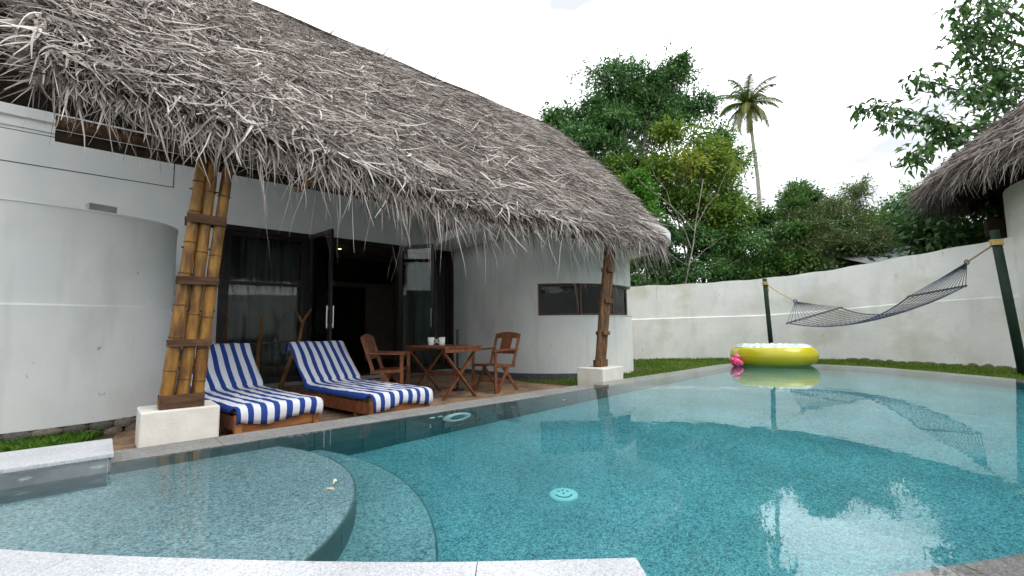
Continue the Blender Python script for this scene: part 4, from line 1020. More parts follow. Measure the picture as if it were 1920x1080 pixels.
for (dx, dy) in ((-0.03, 0.03), (0.03, 0.03), (0.0, 0.0), (0.0, 0.045)):
    p = dcc + EX * dx + EY * dy; obj('screw', MB().lathe([(0.0085, 0.0), (0.006, 0.003), (0, 0.003)], p, 10), 'slot', dr)

# ================================================================== INFLATABLES
rc = W(5.27, 9.32)
ring_e = empty('inflatable_ring', (rc[0], rc[1], 0.0), 'big yellow inflatable ring with pale printed top floating at the far pool edge', 'pool float')
def torus_piece(R0, r, a0, a1, nu, nv, zc, sq=0.88):
    m_ = MB(); v = []; f = []
    for i in range(nu):
        u = 2 * PI * i / nu
        for j in range(nv + 1):
            a = a0 + (a1 - a0) * j / nv; rr = R0 + r * math.cos(a); z = zc + r * sq * math.sin(a)
            if a > R(60): z += 0.008 * math.sin(u * 23) * math.sin(a) + 0.006 * math.sin(u * 41 + 1)
            v.append((rr * math.cos(u), rr * math.sin(u), z))
    for i in range(nu):
        for j in range(nv):
            a = i * (nv + 1) + j; b = ((i + 1) % nu) * (nv + 1) + j; f.append((a, b, b + 1, a + 1))
    return m_.add(v, f)
zc = 0.20
o = obj('ring_side', torus_piece(0.55, 0.235, R(-90), R(52), 96, 16, zc), 'vinyl', ring_e, world=False, smooth=True)
o = obj('ring_top', torus_piece(0.55, 0.235, R(52), R(130), 96, 12, zc), 'vinyl_top', ring_e, world=False, smooth=True)
o = obj('ring_inside', torus_piece(0.55, 0.235, R(130), R(270), 96, 12, zc), 'vinyl_top', ring_e, world=False, smooth=True)
obj('seam', MB().lathe([(0.782, -0.006), (0.79, 0.0), (0.782, 0.006)], (0, 0, zc), 64, True), 'vinyl', ring_e, world=False)
pk = W(4.36, 9.0)
pe = empty('pink_float', (pk[0], pk[1], 0), 'small pink inflatable toy bobbing left of the yellow ring', 'pool float'); pe.scale = (0.78, 0.78, 0.85)
def ball(c, r, n=16, sx=1, sz=1): return MB().lathe([(r * sx * math.sin(PI * i / 10), c[2] - r * sz * math.cos(PI * i / 10)) for i in range(11)], (c[0], c[1], 0), n)
obj('body', ball((0, 0, 0.10), 0.115, 18, 1, 0.95), 'pink', pe, world=False, smooth=True)
obj('head', ball((0.02, -0.02, 0.21), 0.075), 'pink', pe, world=False, smooth=True)
obj('lobe', ball((0.12 * EX.x, 0.12 * EX.y, 0.07), 0.07), 'pink', pe, world=False, smooth=True)
obj('lobe', ball((-0.08 * EX.x - 0.03, -0.08 * EX.y, 0.15), 0.06), 'pink', pe, world=False, smooth=True)
obj('handle', MB().tube([(0.08 + 0.10 * t, -0.09 * t - 0.03, 0.05 + 0.015 * math.sin(PI * t)) for t in np.linspace(0, 1, 6)], 0.018, 8), 'black', pe, world=False, smooth=True)

# ================================================================== HAMMOCK
def post(base, top, r, label, wraps):
    b, t = Vector(base), Vector(top)
    e = empty('hammock_post', (b.x, b.y, G), label, 'post', 'green hammock posts')
    obj('pole', MB().tube([b, b.lerp(t, 0.5), t], [r, r, r * 0.97], 14), 'green_post', e, smooth=True)
    d = (t - b).normalized()
    for i in range(wraps):
        c = t - d * (0.10 + 0.028 * i + (0.10 if r > 0.06 else 0)); a = Vector((1, 0, 0)) - d * d.x; a.normalize(); bb = d.cross(a)
        pts = [c + (a * math.cos(u) + bb * math.sin(u)) * (r + 0.012) + d * (0.01 * math.sin(u)) for u in np.linspace(0, 2 * PI, 19)]
        obj('rope_wrap', MB().tube(pts, 0.014, 6, False), 'rope_yellow', e, smooth=True)
    return e
pb1, pt1 = W(6.80, 12.04, G), W(6.74, 12.08, 2.03)
pb2, pt2 = W(9.46, 8.55, G), W(9.27, 8.62, 2.56)
post(pb1, pt1, 0.055, 'slim dark green hammock post behind the yellow ring', 3)
post(pb2, pt2, 0.072, 'thick dark green hammock post at the right of the pool', 4)
hm = empty('rope_hammock', W(8.5, 10.6, G), 'navy rope hammock with spreader bars slung between two green posts', 'hammock')
n1, f1 = Vector(W(6.84, 11.37, 0.84)), Vector(W(8.62, 11.94, 1.23))
n2_, f2 = Vector(W(8.32, 9.53, 1.36)), Vector(W(10.18, 10.18, 1.62))
k1, k2 = Vector(W(7.35, 11.81, 1.40)), Vector(W(9.11, 9.04, 2.0))
for (a, b) in ((n1, f1), (n2_, f2)):
    d = (b - a).normalized(); obj('spreader_bar', MB().tube([a - d * 0.03, b + d * 0.03], 0.021, 8), 'bar', hm, smooth=True)
def bed(u, v):
    p = n1.lerp(f1, v).lerp(n2_.lerp(f2, v), u)
    sag = 4 * u * (1 - u); side = (1 - 0.22 * sag * abs(2 * v - 1))
    mid = n1.lerp(f1, 0.5).lerp(n2_.lerp(f2, 0.5), u); p = mid + (p - mid) * side
    return p - Vector((0, 0, 0.34 * sag + 0.05 * sag * (1 - (2 * v - 1) ** 2)))
nv_, nu_ = 12, 24
net = MB()
for i in range(nv_):
    for ph in (0, 1):
        pts = []
        for j in range(nu_ + 1):
            v = (i + (0.5 if (j + ph) % 2 else 0.0) * (1 if ph == 0 else 1)) / (nv_ - 0.5); pts.append(bed(j / nu_, min(1, v)))
        net.tube(pts, 0.0052, 4, False)
obj('net', net, 'rope_blue', hm)
for v in (0.0, 1.0): obj('edge_cord', MB().tube([bed(j / 24, v) for j in range(25)], 0.013, 6), 'rope_blue', hm)
for (kk, a, b) in ((k1, n1, f1), (k2, n2_, f2)):
    for i in range(15):
        p = a.lerp(b, i / 14); mid = kk.lerp(p, 0.5) - Vector((0, 0, 0.012))
        obj('end_cord', MB().tube([kk, mid, p, p - Vector((0, 0, 0.05))], 0.0065, 4, False), 'rope_blue', hm)
    dk = EX
    rg = [kk + (Vector((0, 0, 1)) * math.sin(u) + EX * math.cos(u)) * 0.045 for u in np.linspace(0, 2 * PI, 17)]
    obj('end_ring', MB().tube(rg, 0.013, 6, False), 'bar' if kk is k2 else 'rope_blue', hm, smooth=True)
tie1 = [k1, k1.lerp(Vector(pt1) - Vector((0, 0, 0.12)), 0.5) - Vector((0, 0, 0.03)), Vector(pt1) - Vector((0, 0, 0.12))]
obj('tie_rope', MB().tube(tie1, 0.011, 6), 'rope_yellow', hm)
tie2 = [k2, Vector(pt2) - Vector((0, 0, 0.26))]
obj('tie_rope', MB().tube(tie2, 0.016, 6), mat('tan_rope', (0.22, 0.17, 0.11), (0.32, 0.26, 0.18), 40, 0.9), hm)
q = Vector(pt2) + EX * 0.1
obj('rope_tail', MB().tube([q - Vector((0, 0, 0.24)), q + EX * 0.03 - Vector((0, 0, 0.36)), q + EX * 0.02 - Vector((0, 0, 0.5))], 0.012, 6), 'rope_yellow', hm)
q = Vector(pt1)
obj('rope_tail', MB().tube([q - Vector((0, 0, 0.16)) + EX * 0.07, q - Vector((0, 0, 0.3)) + EX * 0.09, q - Vector((0, 0, 0.42)) + EX * 0.07], 0.009, 6), 'rope_yellow', hm)

# ================================================================== NEIGHBOURING HUT AND SHED
hc = Vector(W(12.95, 8.2))
hut = empty('thatched_hut', (hc.x, hc.y, G), 'white round hut under a conical palm thatch at the right edge of the picture', 'hut')
def circ(c, r, n, a0=0): return [Vector((c.x + r * math.cos(a0 + 2 * PI * i / n), c.y + r * math.sin(a0 + 2 * PI * i / n))) for i in range(n)]
ci = circ(hc, 2.62, 64)
obj('wall', MB().prism(ci, G - 0.1, 3.7, holes=[circ(hc, 2.42, 64)]), 'white_rough', hut)
HZ, HR, HA = 4.0, 3.95, 7.25
obj('thatch_underlay', MB().lathe([(0.02, HA - 0.08), (HR - 0.03, HZ - 0.02), (HR - 0.06, HZ - 0.16), (0.02, HA - 0.3)], (hc.x, hc.y, 0), 64, True), 'thatch_base', hut)
nh = 22000
u = RNG.uniform(0, 2 * PI, nh); tq = np.sqrt(RNG.uniform(0.02, 1.0, nh)); rr = HR * tq
rad = np.stack([np.cos(u), np.sin(u), np.zeros(nh)], 1); sl_ = (HA - HZ) / HR
P = np.stack([hc.x + rr * np.cos(u), hc.y + rr * np.sin(u), HA - sl_ * rr + RNG.uniform(-0.03, 0.07, nh)], 1)
tang = np.stack([-np.sin(u), np.cos(u), np.zeros(nh)], 1); dn = rad - np.array([0, 0, sl_]); dn /= np.linalg.norm(dn, axis=1, keepdims=True)
nm = rad * sl_ + np.array([0, 0, 1.0]); nm /= np.linalg.norm(nm, axis=1, keepdims=True)
an = RNG.normal(0, 0.38, nh); d = dn * np.cos(an)[:, None] + tang * np.sin(an)[:, None] + nm * RNG.normal(0.04, 0.1, nh)[:, None]; d /= np.linalg.norm(d, axis=1, keepdims=True)
tws = RNG.normal(0, 0.6, nh); s0 = np.cross(d, nm); nr = nm * np.cos(tws)[:, None] + s0 * np.sin(tws)[:, None]
V, F = straw(P, d, nr, RNG.uniform(0.25, 0.65, nh), RNG.uniform(0.01, 0.03, nh), RNG.normal(-0.02, 0.06, nh), RNG.normal(0, 0.08, nh))
o = obj('thatch', np_mesh('hut_thatch', V, F, np.repeat(np.clip(RNG.normal(0.40, 0.2, nh), 0, 1), 8)), 'thatch', hut); o['kind'] = 'stuff'
nf = 9000
u = RNG.uniform(0, 2 * PI, nf); rr = HR - RNG.uniform(0.0, 0.25, nf)
P = np.stack([hc.x + rr * np.cos(u), hc.y + rr * np.sin(u), HA - sl_ * rr - RNG.uniform(0.0, 0.16, nf)], 1); rad = np.stack([np.cos(u), np.sin(u), np.zeros(nf)], 1)
d = rad * RNG.uniform(0, 0.8, nf)[:, None] + np.stack([RNG.normal(0, 0.25, nf), RNG.normal(0, 0.25, nf), -np.ones(nf)], 1); d /= np.linalg.norm(d, axis=1, keepdims=True)
nr = rad - d * np.sum(rad * d, axis=1, keepdims=True); nr /= np.linalg.norm(nr, axis=1, keepdims=True)
V, F = straw(P, d, nr, np.where(RNG.random(nf) < 0.4, RNG.uniform(0.35, 0.8, nf), RNG.uniform(0.12, 0.5, nf)), RNG.uniform(0.008, 0.022, nf), RNG.normal(0, 0.06, nf), RNG.normal(0, 0.05, nf), 4)
o = obj('eave_fringe', np_mesh('hut_fringe', V, F, np.repeat(np.clip(RNG.normal(0.38, 0.2, nf), 0, 1), 10)), 'thatch', hut); o['kind'] = 'stuff'
pb = W(10.9, 10.3)
obj('shade_board', MB().bar((pb[0], pb[1], 2.95), (pb[0] + EX.x * 0.7, pb[1] + EX.y * 0.7, 2.95), 0.08, 0.42), 'timber_dark', hut)  # dark board standing in for the shadow beneath the hut eave

sh = empty('neighbour_shed', W(12.6, 15, G), 'low grey roof of a neighbouring shed just above the garden wall', 'shed')
a_, b_ = Vector(W(11.4, 14.4)), Vector(W(13.7, 13.5)); dv = EY * 2.0
rm = MB(); nrf = 24; v = []
for i in range(nrf * 2 + 1):
    p = a_.lerp(b_, i / (nrf * 2)); zz = 0.03 * (i % 2)
    zl = 2.70 + 0.28 * i / (nrf * 2)
    v += [(p.x, p.y, zl + zz), (p.x + dv.x, p.y + dv.y, zl + 0.62 + zz)]
rm.add(v, [(2 * i, 2 * i + 2, 2 * i + 3, 2 * i + 1) for i in range(nrf * 2)])
ro = obj('roof', rm, 'roof_sheet', sh); sol = ro.modifiers.new('t', 'SOLIDIFY'); sol.thickness = 0.02
obj('fascia', MB().bar((a_.x, a_.y, 2.62), (b_.x, b_.y, 2.90), 0.04, 0.12), 'timber_dark', sh)
c1, c2 = a_ + dv * 0.1, b_ + dv * 0.1; c3, c4 = b_ + dv * 0.95, a_ + dv * 0.95
obj('wall', MB().prism([(c.x, c.y) for c in (c1, c2, c3, c4)], G, 2.6), 'concrete', sh)

# ================================================================== TREES
def leaf_arrays(C, L, w, droop, tone, up_bias=0.5, dirs=None):
    n = len(C)
    if dirs is None:
        a = RNG.uniform(0, 2 * PI, n); el = RNG.normal(-droop, 0.45, n); d = np.stack([np.cos(a) * np.cos(el), np.sin(a) * np.cos(el), np.sin(el)], 1)
    else: d = dirs / np.linalg.norm(dirs, axis=1, keepdims=True)
    nr = RNG.normal(0, 0.6, (n, 3)); nr[:, 2] += up_bias * 2; nr -= d * np.sum(nr * d, axis=1, keepdims=True); nr /= np.linalg.norm(nr, axis=1, keepdims=True) + 1e-9
    s = np.cross(d, nr); Lc = L[:, None]; wc = w[:, None] * 0.5
    V = np.stack([C, C + d * Lc * 0.45 + s * wc + nr * Lc * 0.06, C + d * Lc - nr * Lc * 0.10, C + d * Lc * 0.45 - s * wc + nr * Lc * 0.06], 1).reshape(-1, 3)
    F = np.arange(n)[:, None] * 4 + np.array([[0, 1, 2, 3]])
    return V, F, np.repeat(tone, 4)

def branch_path(p, q, wob=0.12, n=6, sagup=0.1):
    p, q = Vector(p), Vector(q); L = (q - p).length; out = []
    for i in range(n + 1):
        t = i / n; r = p.lerp(q, t); k_ = math.sin(PI * t) * L * wob
        out.append(r + Vector((random.uniform(-1, 1) * k_ * 0.5, random.uniform(-1, 1) * k_ * 0.5, sagup * L * math.sin(PI * t))))
    return out

def tree(name, base, env, nclump, cr_, nleaf, leaf, lw, lm, label, group, trunk_r=0.14, bark='bark', droop=0.25, fork=0.4, surf=0.5, group_cat='tree', seedtone=0.0, sprays=0, flat=0.75):
    """env: list of (cx, cy, cz, rx, ry, rz) lobes in site coordinates"""
    e = empty(name, base, label, group_cat, group)
    b = Vector(base); top = Vector((sum(l[0] for l in env) / len(env), sum(l[1] for l in env) / len(env), max(l[2] for l in env)))
    fk = b.lerp(top, fork); fk.x += random.uniform(-0.2, 0.2)
    tb = MB(); tb.tube([b - Vector((0, 0, 0.2))] + branch_path(b, fk, 0.05, 5, 0)[1:] + branch_path(fk, top, 0.08, 5, 0)[1:], [trunk_r * 1.25] + [trunk_r * (1 - 0.09 * i) for i in range(1, 11)], 9)
    Cs = []; tn = []; ds = []
    for _ in range(nclump):
        l = env[random.randrange(len(env))] if len(env) > 1 else env[0]
        v = RNG.normal(0, 1, 3); v /= np.linalg.norm(v); rr = RNG.uniform(0.25, 1.0) ** 0.6 * (1.0 if RNG.random() < 0.65 else RNG.uniform(1.05, 1.35))
        c = np.array(l[:3]) + v * rr * np.array(l[3:]); r = cr_ * RNG.uniform(0.6, 1.3)
        st_ = fk.lerp(top, random.uniform(0, 0.9)); pth = branch_path(st_, c, 0.10, 5, 0.04)
        tb.tube(pth, [trunk_r * 0.30 * (1 - 0.15 * i) for i in range(6)], 5, False)
        m = max(8, int(1.8 * nleaf / nclump * RNG.uniform(0.35, 1.5)))
        # leaves sit on twigs: pick twig ends on the clump and string leaves along
        ntw = max(3, m // 9)
        dirs = RNG.normal(0, 1, (ntw, 3)); dirs[:, 2] *= flat; dirs /= np.linalg.norm(dirs, axis=1, keepdims=True)
        which = RNG.integers(0, ntw, m); t = RNG.uniform(0.25, 1.0, m) * RNG.uniform(0.7, 1.45, ntw)[which]
        pos = c + dirs[which] * (t * r)[:, None] * np.array([1, 1, flat]) + RNG.normal(0, leaf * 0.5, (m, 3))
        pos[:, 2] -= 0.12 * r * t * t
        Cs.append(pos); dd = dirs[which] + RNG.normal(0, 0.6, (m, 3)); dd[:, 2] -= droop; ds.append(dd)
        tn.append(np.clip(RNG.normal(0.42 + seedtone, 0.2, m) + RNG.normal(0, 0.12), 0, 1))
    C = np.concatenate(Cs); n = len(C)
    V, F, T = leaf_arrays(C, 1.0 * leaf * RNG.uniform(0.5, 1.4, n), 1.05 * lw * RNG.uniform(0.7, 1.2, n), droop, np.concatenate(tn), dirs=np.concatenate(ds))
    obj('trunk', tb, bark, e, smooth=True)
    o = obj('crown', np_mesh('crown', V, F, T), LEAF[lm], e)
    return e
def at_c(X, Y, z): p = W(X, Y, z); return p
def lobe(u, v, Y, rx, ry, rz):
    """lobe centred on the line of sight of picture point (u, v) at depth Y (survey metres)"""
    X = (u - 960) / 853.0 * Y; z = 0.8 + (615 - 0.0122 * (u - 960) - v) / 853.0 * Y
    p = W(X, Y, z); return (p[0], p[1], p[2], rx, ry, rz)
def ground_at(u, Y): X = (u - 960) / 853.0 * Y; return W(X, Y, G)
BG = 'trees beyond the garden wall'
tree('tree', ground_at(1235, 20), [lobe(1175, 155, 20, 1.6, 1.6, 0.9), lobe(1240, 130, 20.5, 1.3, 1.4, 1.0), lobe(1100, 220, 19.5, 1.2, 1.3, 0.8), lobe(1290, 180, 20, 1.2, 1.3, 0.9), lobe(1190, 250, 20, 2.0, 1.8, 1.3)],
     56, 0.8, 24000, 0.17, 0.075, 'dark', 'tallest dark green tree rising behind the thatch ridge', BG, 0.17, 'bark_pale', fork=0.5)
tree('tree', ground_at(1290, 18.5), [lobe(1300, 300, 18.5, 1.9, 1.8, 1.6), lobe(1210, 330, 18, 1.7, 1.6, 1.5), lobe(1340, 400, 18.5, 1.7, 1.6, 1.5)],
     42, 0.75, 19000, 0.16, 0.08, 'yellow', 'yellow-green tree with pale forked stems in front of the tallest tree', BG, 0.12, 'bark_pale', fork=0.3)
tree('tree', ground_at(1230, 16.6), [lobe(1215, 395, 16.6, 0.8, 0.8, 0.8), lobe(1195, 345, 16.6, 0.6, 0.6, 0.6)],
     12, 0.45, 3800, 0.15, 0.075, 'bright', 'bright green young tree just behind the end of the thatch eave', BG, 0.06, 'bark_pale', fork=0.4)
tree('tree', ground_at(1390, 20), [lobe(1345, 290, 20, 1.1, 1.2, 1.3), lobe(1365, 410, 19.5, 1.4, 1.5, 1.4)],
     28, 0.75, 12000, 0.16, 0.075, 'mid', 'mid green tree left of the palm trunk', BG, 0.12, 'bark', fork=0.35)
tree('tree', ground_at(1130, 19), [lobe(1120, 330, 19, 1.6, 1.6, 1.7), lobe(1090, 270, 19, 0.9, 1.0, 0.8)],
     24, 0.7, 9000, 0.16, 0.075, 'dark', 'dark leafy tree half hidden by the slope of the thatch roof', BG, 0.1, 'bark_pale', fork=0.35)
tree('tree', ground_at(1480, 19), [lobe(1475, 425, 19, 1.6, 1.5, 1.2), lobe(1515, 375, 19.5, 0.7, 0.7, 0.6)],
     30, 0.65, 12000, 0.15, 0.06, 'mid', 'bushy mid green tree right of the palm trunk', BG, 0.09, 'bark', fork=0.35)
tree('tree', ground_at(1560, 18.5), [lobe(1555, 440, 18.5, 1.6, 1.5, 1.2)],
     24, 0.6, 10000, 0.14, 0.05, 'olive', 'olive green bushy tree above the middle of the hammock', BG, 0.08, 'bark', fork=0.35)
tree('tree', ground_at(1620, 21), [lobe(1622, 360, 21, 0.65, 0.65, 0.9), lobe(1610, 410, 21, 0.8, 0.8, 0.8)],
     20, 0.45, 2600, 0.16, 0.045, 'olive', 'thin feathery sapling standing above the other treetops', BG, 0.05, 'bark_pale', fork=0.5)
tree('tree', ground_at(1650, 20), [lobe(1645, 450, 20, 1.7, 1.6, 1.3)],
     24, 0.6, 10000, 0.14, 0.05, 'mid', 'dense tree between the sapling and the hut eave', BG, 0.08, 'bark', fork=0.35)
tree('tree', ground_at(1725, 19), [lobe(1720, 400, 19, 1.3, 1.2, 1.2), lobe(1735, 440, 19, 1.5, 1.2, 1.0)],
     22, 0.6, 8000, 0.22, 0.075, 'bright', 'lush green tree peeping out left of the hut eave', BG, 0.08, 'bark', fork=0.35, droop=0.5)
SH = 'shrubs behind the garden wall'
shrubs = [(1215, 470, 16.9, 'dark', 'dark shrub behind the wall beside the round room'), (1290, 475, 16.6, 'dark', 'dark shrub behind the wall below the yellow-green tree'),
          (1370, 470, 16.4, 'dark', 'dark shrub behind the wall left of the slim hammock post'), (1450, 470, 16.2, 'mid', 'green shrub behind the wall above the slim hammock post'),
          (1530, 465, 16.0, 'olive', 'olive shrub behind the wall above the hammock knot'), (1610, 455, 15.9, 'olive', 'olive shrub behind the wall above the hammock middle'),
          (1200, 512, 17.0, 'mid', 'low green shrub just over the wall beside the round room'), (1255, 508, 17.2, 'dark', 'low dark shrub over the wall among the pale stems'), (1330, 505, 17.4, 'dark', 'low dark shrub over the wall right of the pale stems'), (1405, 500, 17.2, 'mid', 'low green shrub over the wall below the palm trunk'), (1490, 480, 17.2, 'dark', 'low dark shrub over the wall between two taller bushes'),
          (1690, 440, 17.5, 'dark', 'dark shrub behind the shed roof'), (1800, 410, 13.2, 'broad', 'broad-leaved shrub under the hut eave'), (1862, 405, 12.6, 'broad', 'broad-leaved shrub beside the thick hammock post')]
for i, (u, v, Y, lm, lab) in enumerate(shrubs):
    lb = lobe(u, v, Y, 1.25, 1.2, 1.15); big = lm == 'broad'
    tree('shrub', ground_at(u, Y), [lb, (lb[0], lb[1], max(0.8, lb[2] - 1.6), 1.2, 1.2, 1.1)], 20, 0.55, 3200 if big else 7000, 0.24 if big else 0.14, 0.10 if big else 0.065, lm, lab, SH, 0.05, 'bark', group_cat='shrub', fork=0.3)
# bare twiggy stems leaning out by the roof end
bt = empty('bare_sapling', ground_at(1290, 15.8), 'bare pale sapling with thin twigs behind the wall by the roof end', 'tree', BG)
g0 = Vector(ground_at(1255, 15.8)); m_ = MB()
topp = Vector(lobe(1330, 330, 15.8, 1, 1, 1)[:3]); m_.tube(branch_path(g0, topp, 0.04, 8, 0), [0.042 - 0.004 * i for i in range(9)], 7)
obj('stem', m_, 'bark_pale', bt, smooth=True)
for (u, v, s0_) in ((1400, 480, 0.35), (1190, 430, 0.5), (1365, 440, 0.5), (1230, 300, 0.6), (1150, 270, 0.7), (1390, 300, 0.7)):
    m_ = MB(); m_.tube(branch_path(g0.lerp(topp, s0_), lobe(u, v, 15.8, 1, 1, 1)[:3], 0.08, 6, 0.02), [0.016 - 0.002 * i for i in range(7)], 5, False); obj('twig', m_, 'bark_pale', bt, smooth=True)

# coconut palm, fronds one by one
pX = (1422 - 960) / 853 * 36; pbase = Vector(W(pX, 36, G)); pz = 0.8 + (609.5 - 178) / 853 * 36; ptop = Vector(W((1424 - 960) / 853 * 36, 36, pz))
palm = empty('coconut_palm', pbase, 'tall coconut palm with a curved slender trunk against the white sky', 'palm')
mid1 = pbase.lerp(ptop, 0.55) + EX * 0.5; obj('trunk', MB().tube(spline([pbase, mid1, pbase.lerp(ptop, 0.85) + EX * 0.22, ptop], 8), [0.165 - 0.0015 * i for i in range(25)], 10), 'bark_pale', palm, smooth=True)
for i in range(26):
    az = i * 2.399 + 0.3; el = R(78) - (i / 25) * R(132); Lf = random.uniform(2.5, 3.1); pts = []; p = ptop.copy(); e_ = el
    for j in range(15):
        pts.append(p.copy()); stp = Lf / 14; p = p + Vector((math.cos(az) * math.cos(e_), math.sin(az) * math.cos(e_), math.sin(e_))) * stp; e_ -= R(6.6) * (0.35 + 1.1 * j / 14)
    fr = MB(); fr.tube(pts, [0.028 - 0.0017 * j for j in range(15)], 5, False, tone=random.uniform(0.5, 0.8))
    hd = Vector((-math.sin(az), math.cos(az), 0)); tn0 = min(1, max(0, random.gauss(0.35 + 0.35 * (i > 16), 0.12)))
    for j in range(1, 57):
        t = j / 57; q = t * 14; a = int(q); c = pts[a].lerp(pts[min(a + 1, 14)], q - a); d = (pts[min(a + 1, 14)] - pts[a]).normalized()
        ll = 0.62 * math.sin(PI * (0.12 + 0.84 * t)) ** 0.7
        for s in (-1, 1):
            dl = (hd * s * 0.8 + d * 0.55 + Vector((0, 0, -0.35 - random.uniform(0, 0.35)))).normalized(); w = 0.026
            fr.add([c + d * w, c - d * w, c + dl * ll * 0.6 - d * w * 0.8, c + dl * ll - Vector((0, 0, 0.12 * ll)), c + dl * ll * 0.6 + d * w * 0.8], [(0, 1, 2, 3, 4)], min(1, max(0, tn0 + random.gauss(0, 0.1))))
    obj('frond', fr, LEAF['palm'], palm)
for i in range(6):
    a = i * 1.1; c = ptop + Vector((math.cos(a) * 0.25, math.sin(a) * 0.25, -0.22 - 0.06 * (i % 2))); obj('coconut', ball((c.x, c.y, c.z), 0.13, 10), 'bark', palm, smooth=True)

# broad-leaved tree reaching in from the right, its largest leaves one by one
ot = empty('broad_leaved_tree', W(16.6, 13.2, G), 'broad-leaved tree with big drooping leaves reaching over the hut from the right', 'tree')
tb = MB(); t0 = Vector(W(16.6, 13.2, G)); t1 = Vector(W(16.7, 13.2, 6.5)); t2 = Vector(W(16.8, 13.2, 11.5))
tb.tube(branch_path(t0, t1, 0.03, 6, 0) + branch_path(t1, t2, 0.03, 5, 0)[1:], [0.26 - 0.015 * i for i in range(12)], 10); obj('trunk', tb, 'bark', ot, smooth=True)
ll_me = []
for kx in range(6):
    m_ = MB(); L = 0.36; w = 0.115 * random.uniform(0.85, 1.15); rows = [(0, 0.0), (0.14, 0.45), (0.33, 0.92), (0.52, 1.0), (0.72, 0.74), (0.88, 0.36), (1, 0.0)]; v = []; f = []
    for (t, q) in rows: v += [(-w * q / 2, L * t, 0.018 * q - 0.07 * t * t), (0, L * t, -0.07 * t * t), (w * q / 2, L * t, 0.018 * q - 0.07 * t * t)]
    for i in range(len(rows) - 1): a = 3 * i; f += [(a, a + 1, a + 4, a + 3), (a + 1, a + 2, a + 5, a + 4)]
    m_.add(v, f, [0.12 + 0.15 * kx] * len(v)); me = m_.mesh('leaf'); me.materials.append(LEAF['broad']); ll_me.append(me)
limbs = [((0.35), [(1930, 215), (1850, 230), (1770, 205), (1690, 185), (1648, 185)], 13.0), (0.45, [(1935, 180), (1880, 168), (1800, 140), (1745, 130)], 13.2), (0.30, [(1930, 270), (1860, 262), (1790, 250), (1750, 275), (1735, 300)], 12.8),
         (0.6, [(1935, 110), (1895, 100), (1860, 60), (1850, 30)], 13.4), (0.7, [(1940, 50), (1900, 40), (1870, 10), (1855, -25)], 13.3), (0.5, [(1945, 150), (1915, 130), (1890, 145), (1872, 175)], 12.9),
         (0.33, [(1925, 235), (1830, 225), (1760, 225), (1690, 215)], 13.1), (0.75, [(1950, -10), (1925, -30), (1900, -60)], 13.2)]
biglist = []
for (s0_, pts, Y) in limbs:
    P3 = [t1.lerp(t2, max(0, s0_ * 1.2 - 0.4))] + [Vector(lobe(u, v, Y + 0.25 * math.sin(u * 0.05), 1, 1, 1)[:3]) for (u, v) in pts]
    sp_ = spline(P3, 8); k_ = len(sp_); obj('branch', MB().tube(sp_, [0.055 * (1 - 0.85 * i / k_) for i in range(k_)], 6), 'bark', ot, smooth=True)
    for i in range(10, k_):
        for q in range(3):
            tw_d = Vector((random.uniform(-1, 1), random.uniform(-1, 1), random.uniform(-0.7, 0.5))).normalized(); tl = random.uniform(0.15, 0.6)
            for r_ in range(3):
                biglist.append((sp_[i] + tw_d * tl * (0.5 + 0.25 * r_), tw_d))
random.shuffle(biglist)
for i, (p, d) in enumerate(biglist[:300]):
    o = obj('leaf', None, None, ot, mesh=ll_me[i % 6]); o.location = p
    dd = (d * 0.6 + Vector((random.uniform(-1, 1), random.uniform(-1, 1), random.uniform(-1.1, 0.0)))).normalized()
    o.rotation_mode = 'QUATERNION'; o.rotation_quaternion = dd.to_track_quat('Y', 'Z'); s = random.uniform(0.6, 1.2); o.scale = (s, s, s)
ex = biglist[300:]; C = [np.array(p) for p, d in ex]
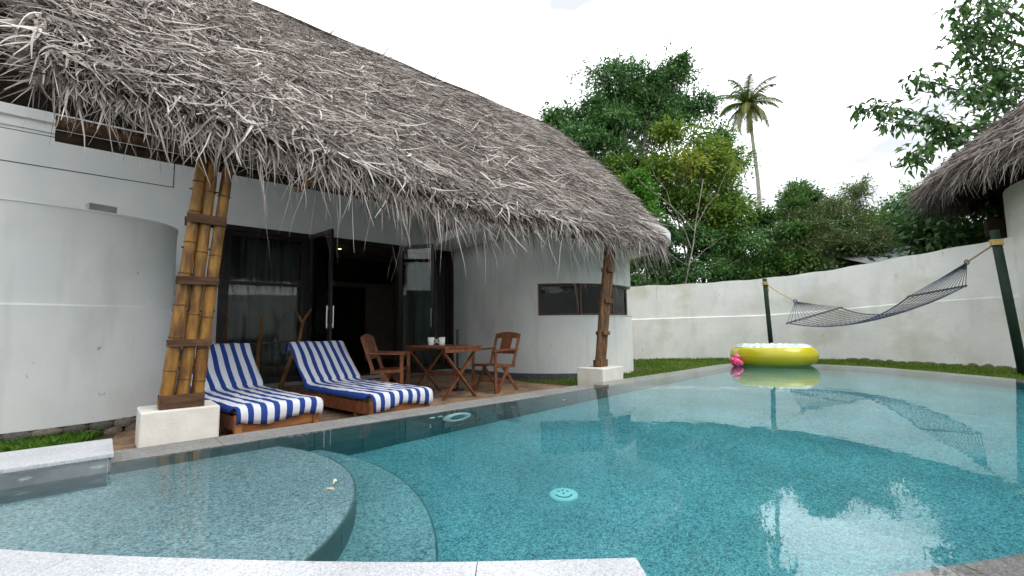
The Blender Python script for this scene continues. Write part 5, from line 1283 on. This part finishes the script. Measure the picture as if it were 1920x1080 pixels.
cl = [lobe(1905, 70, 13.4, 1, 1, 1)[:3], lobe(1915, 150, 13.4, 1, 1, 1)[:3], lobe(1950, 0, 13.5, 1, 1, 1)[:3], lobe(1990, 100, 13.5, 1, 1, 1)[:3], lobe(1860, 290, 13.5, 1, 1, 1)[:3]]
for c in cl: C += list(np.array(c) + RNG.normal(0, 1, (260, 3)) * np.array([0.55, 0.55, 0.55]))
C = np.array(C); n = len(C)
V, F, T = leaf_arrays(C, RNG.uniform(0.18, 0.34, n), RNG.uniform(0.07, 0.13, n), 0.6, np.clip(RNG.normal(0.35, 0.2, n), 0, 1))
o = obj('foliage', np_mesh('foliage', V, F, T), LEAF['broad'], ot); o['kind'] = 'stuff'
# unseen trees added behind the photographer to darken the door glass reflections
for i, (X, Y) in enumerate(((6, -9), (0, -10.5), (-7, -9))):
    c = W(X, Y, 0); tree('tree', (c[0], c[1], G), [(c[0], c[1], 4.4, 2.6, 2.6, 2.3)], 26, 0.9, 4500, 0.24, 0.10, 'dark', ('broad dark unseen tree added to darken the right door glass', 'broad dark unseen tree added to darken the middle of the door glass', 'broad dark unseen tree added to darken the left door glass')[i], 'trees added behind the photographer', 0.16)

# small fallen leaves on the water
for i, (a, b, rz) in enumerate(((0.35, -2.66, 0.4), (3.3, -1.6, 1.9))):
    m_ = MB(); rows = [(0, 0.0), (0.25, 0.8), (0.5, 1.0), (0.8, 0.55), (1, 0.0)]; v = []; f = []
    for (t, q) in rows: v += [(-0.014 * q, 0.06 * t, 0.006 * q), (0, 0.06 * t, 0.002), (0.014 * q, 0.06 * t, 0.006 * q)]
    for k_ in range(len(rows) - 1): f += [(3 * k_, 3 * k_ + 1, 3 * k_ + 4, 3 * k_ + 3), (3 * k_ + 1, 3 * k_ + 2, 3 * k_ + 5, 3 * k_ + 4)]
    m_.add(v, f); o = obj('fallen_leaf', m_, mat('dry_leaf', (0.42, 0.28, 0.16), (0.55, 0.40, 0.26), 20, 0.7)); o.location = (a, b, 0.001); o.rotation_euler = (0, 0, rz)
    tag(o, ('tiny dry leaf floating over the shallow shelf', 'tiny dry leaf floating near the tiled pool side')[i], 'leaf')
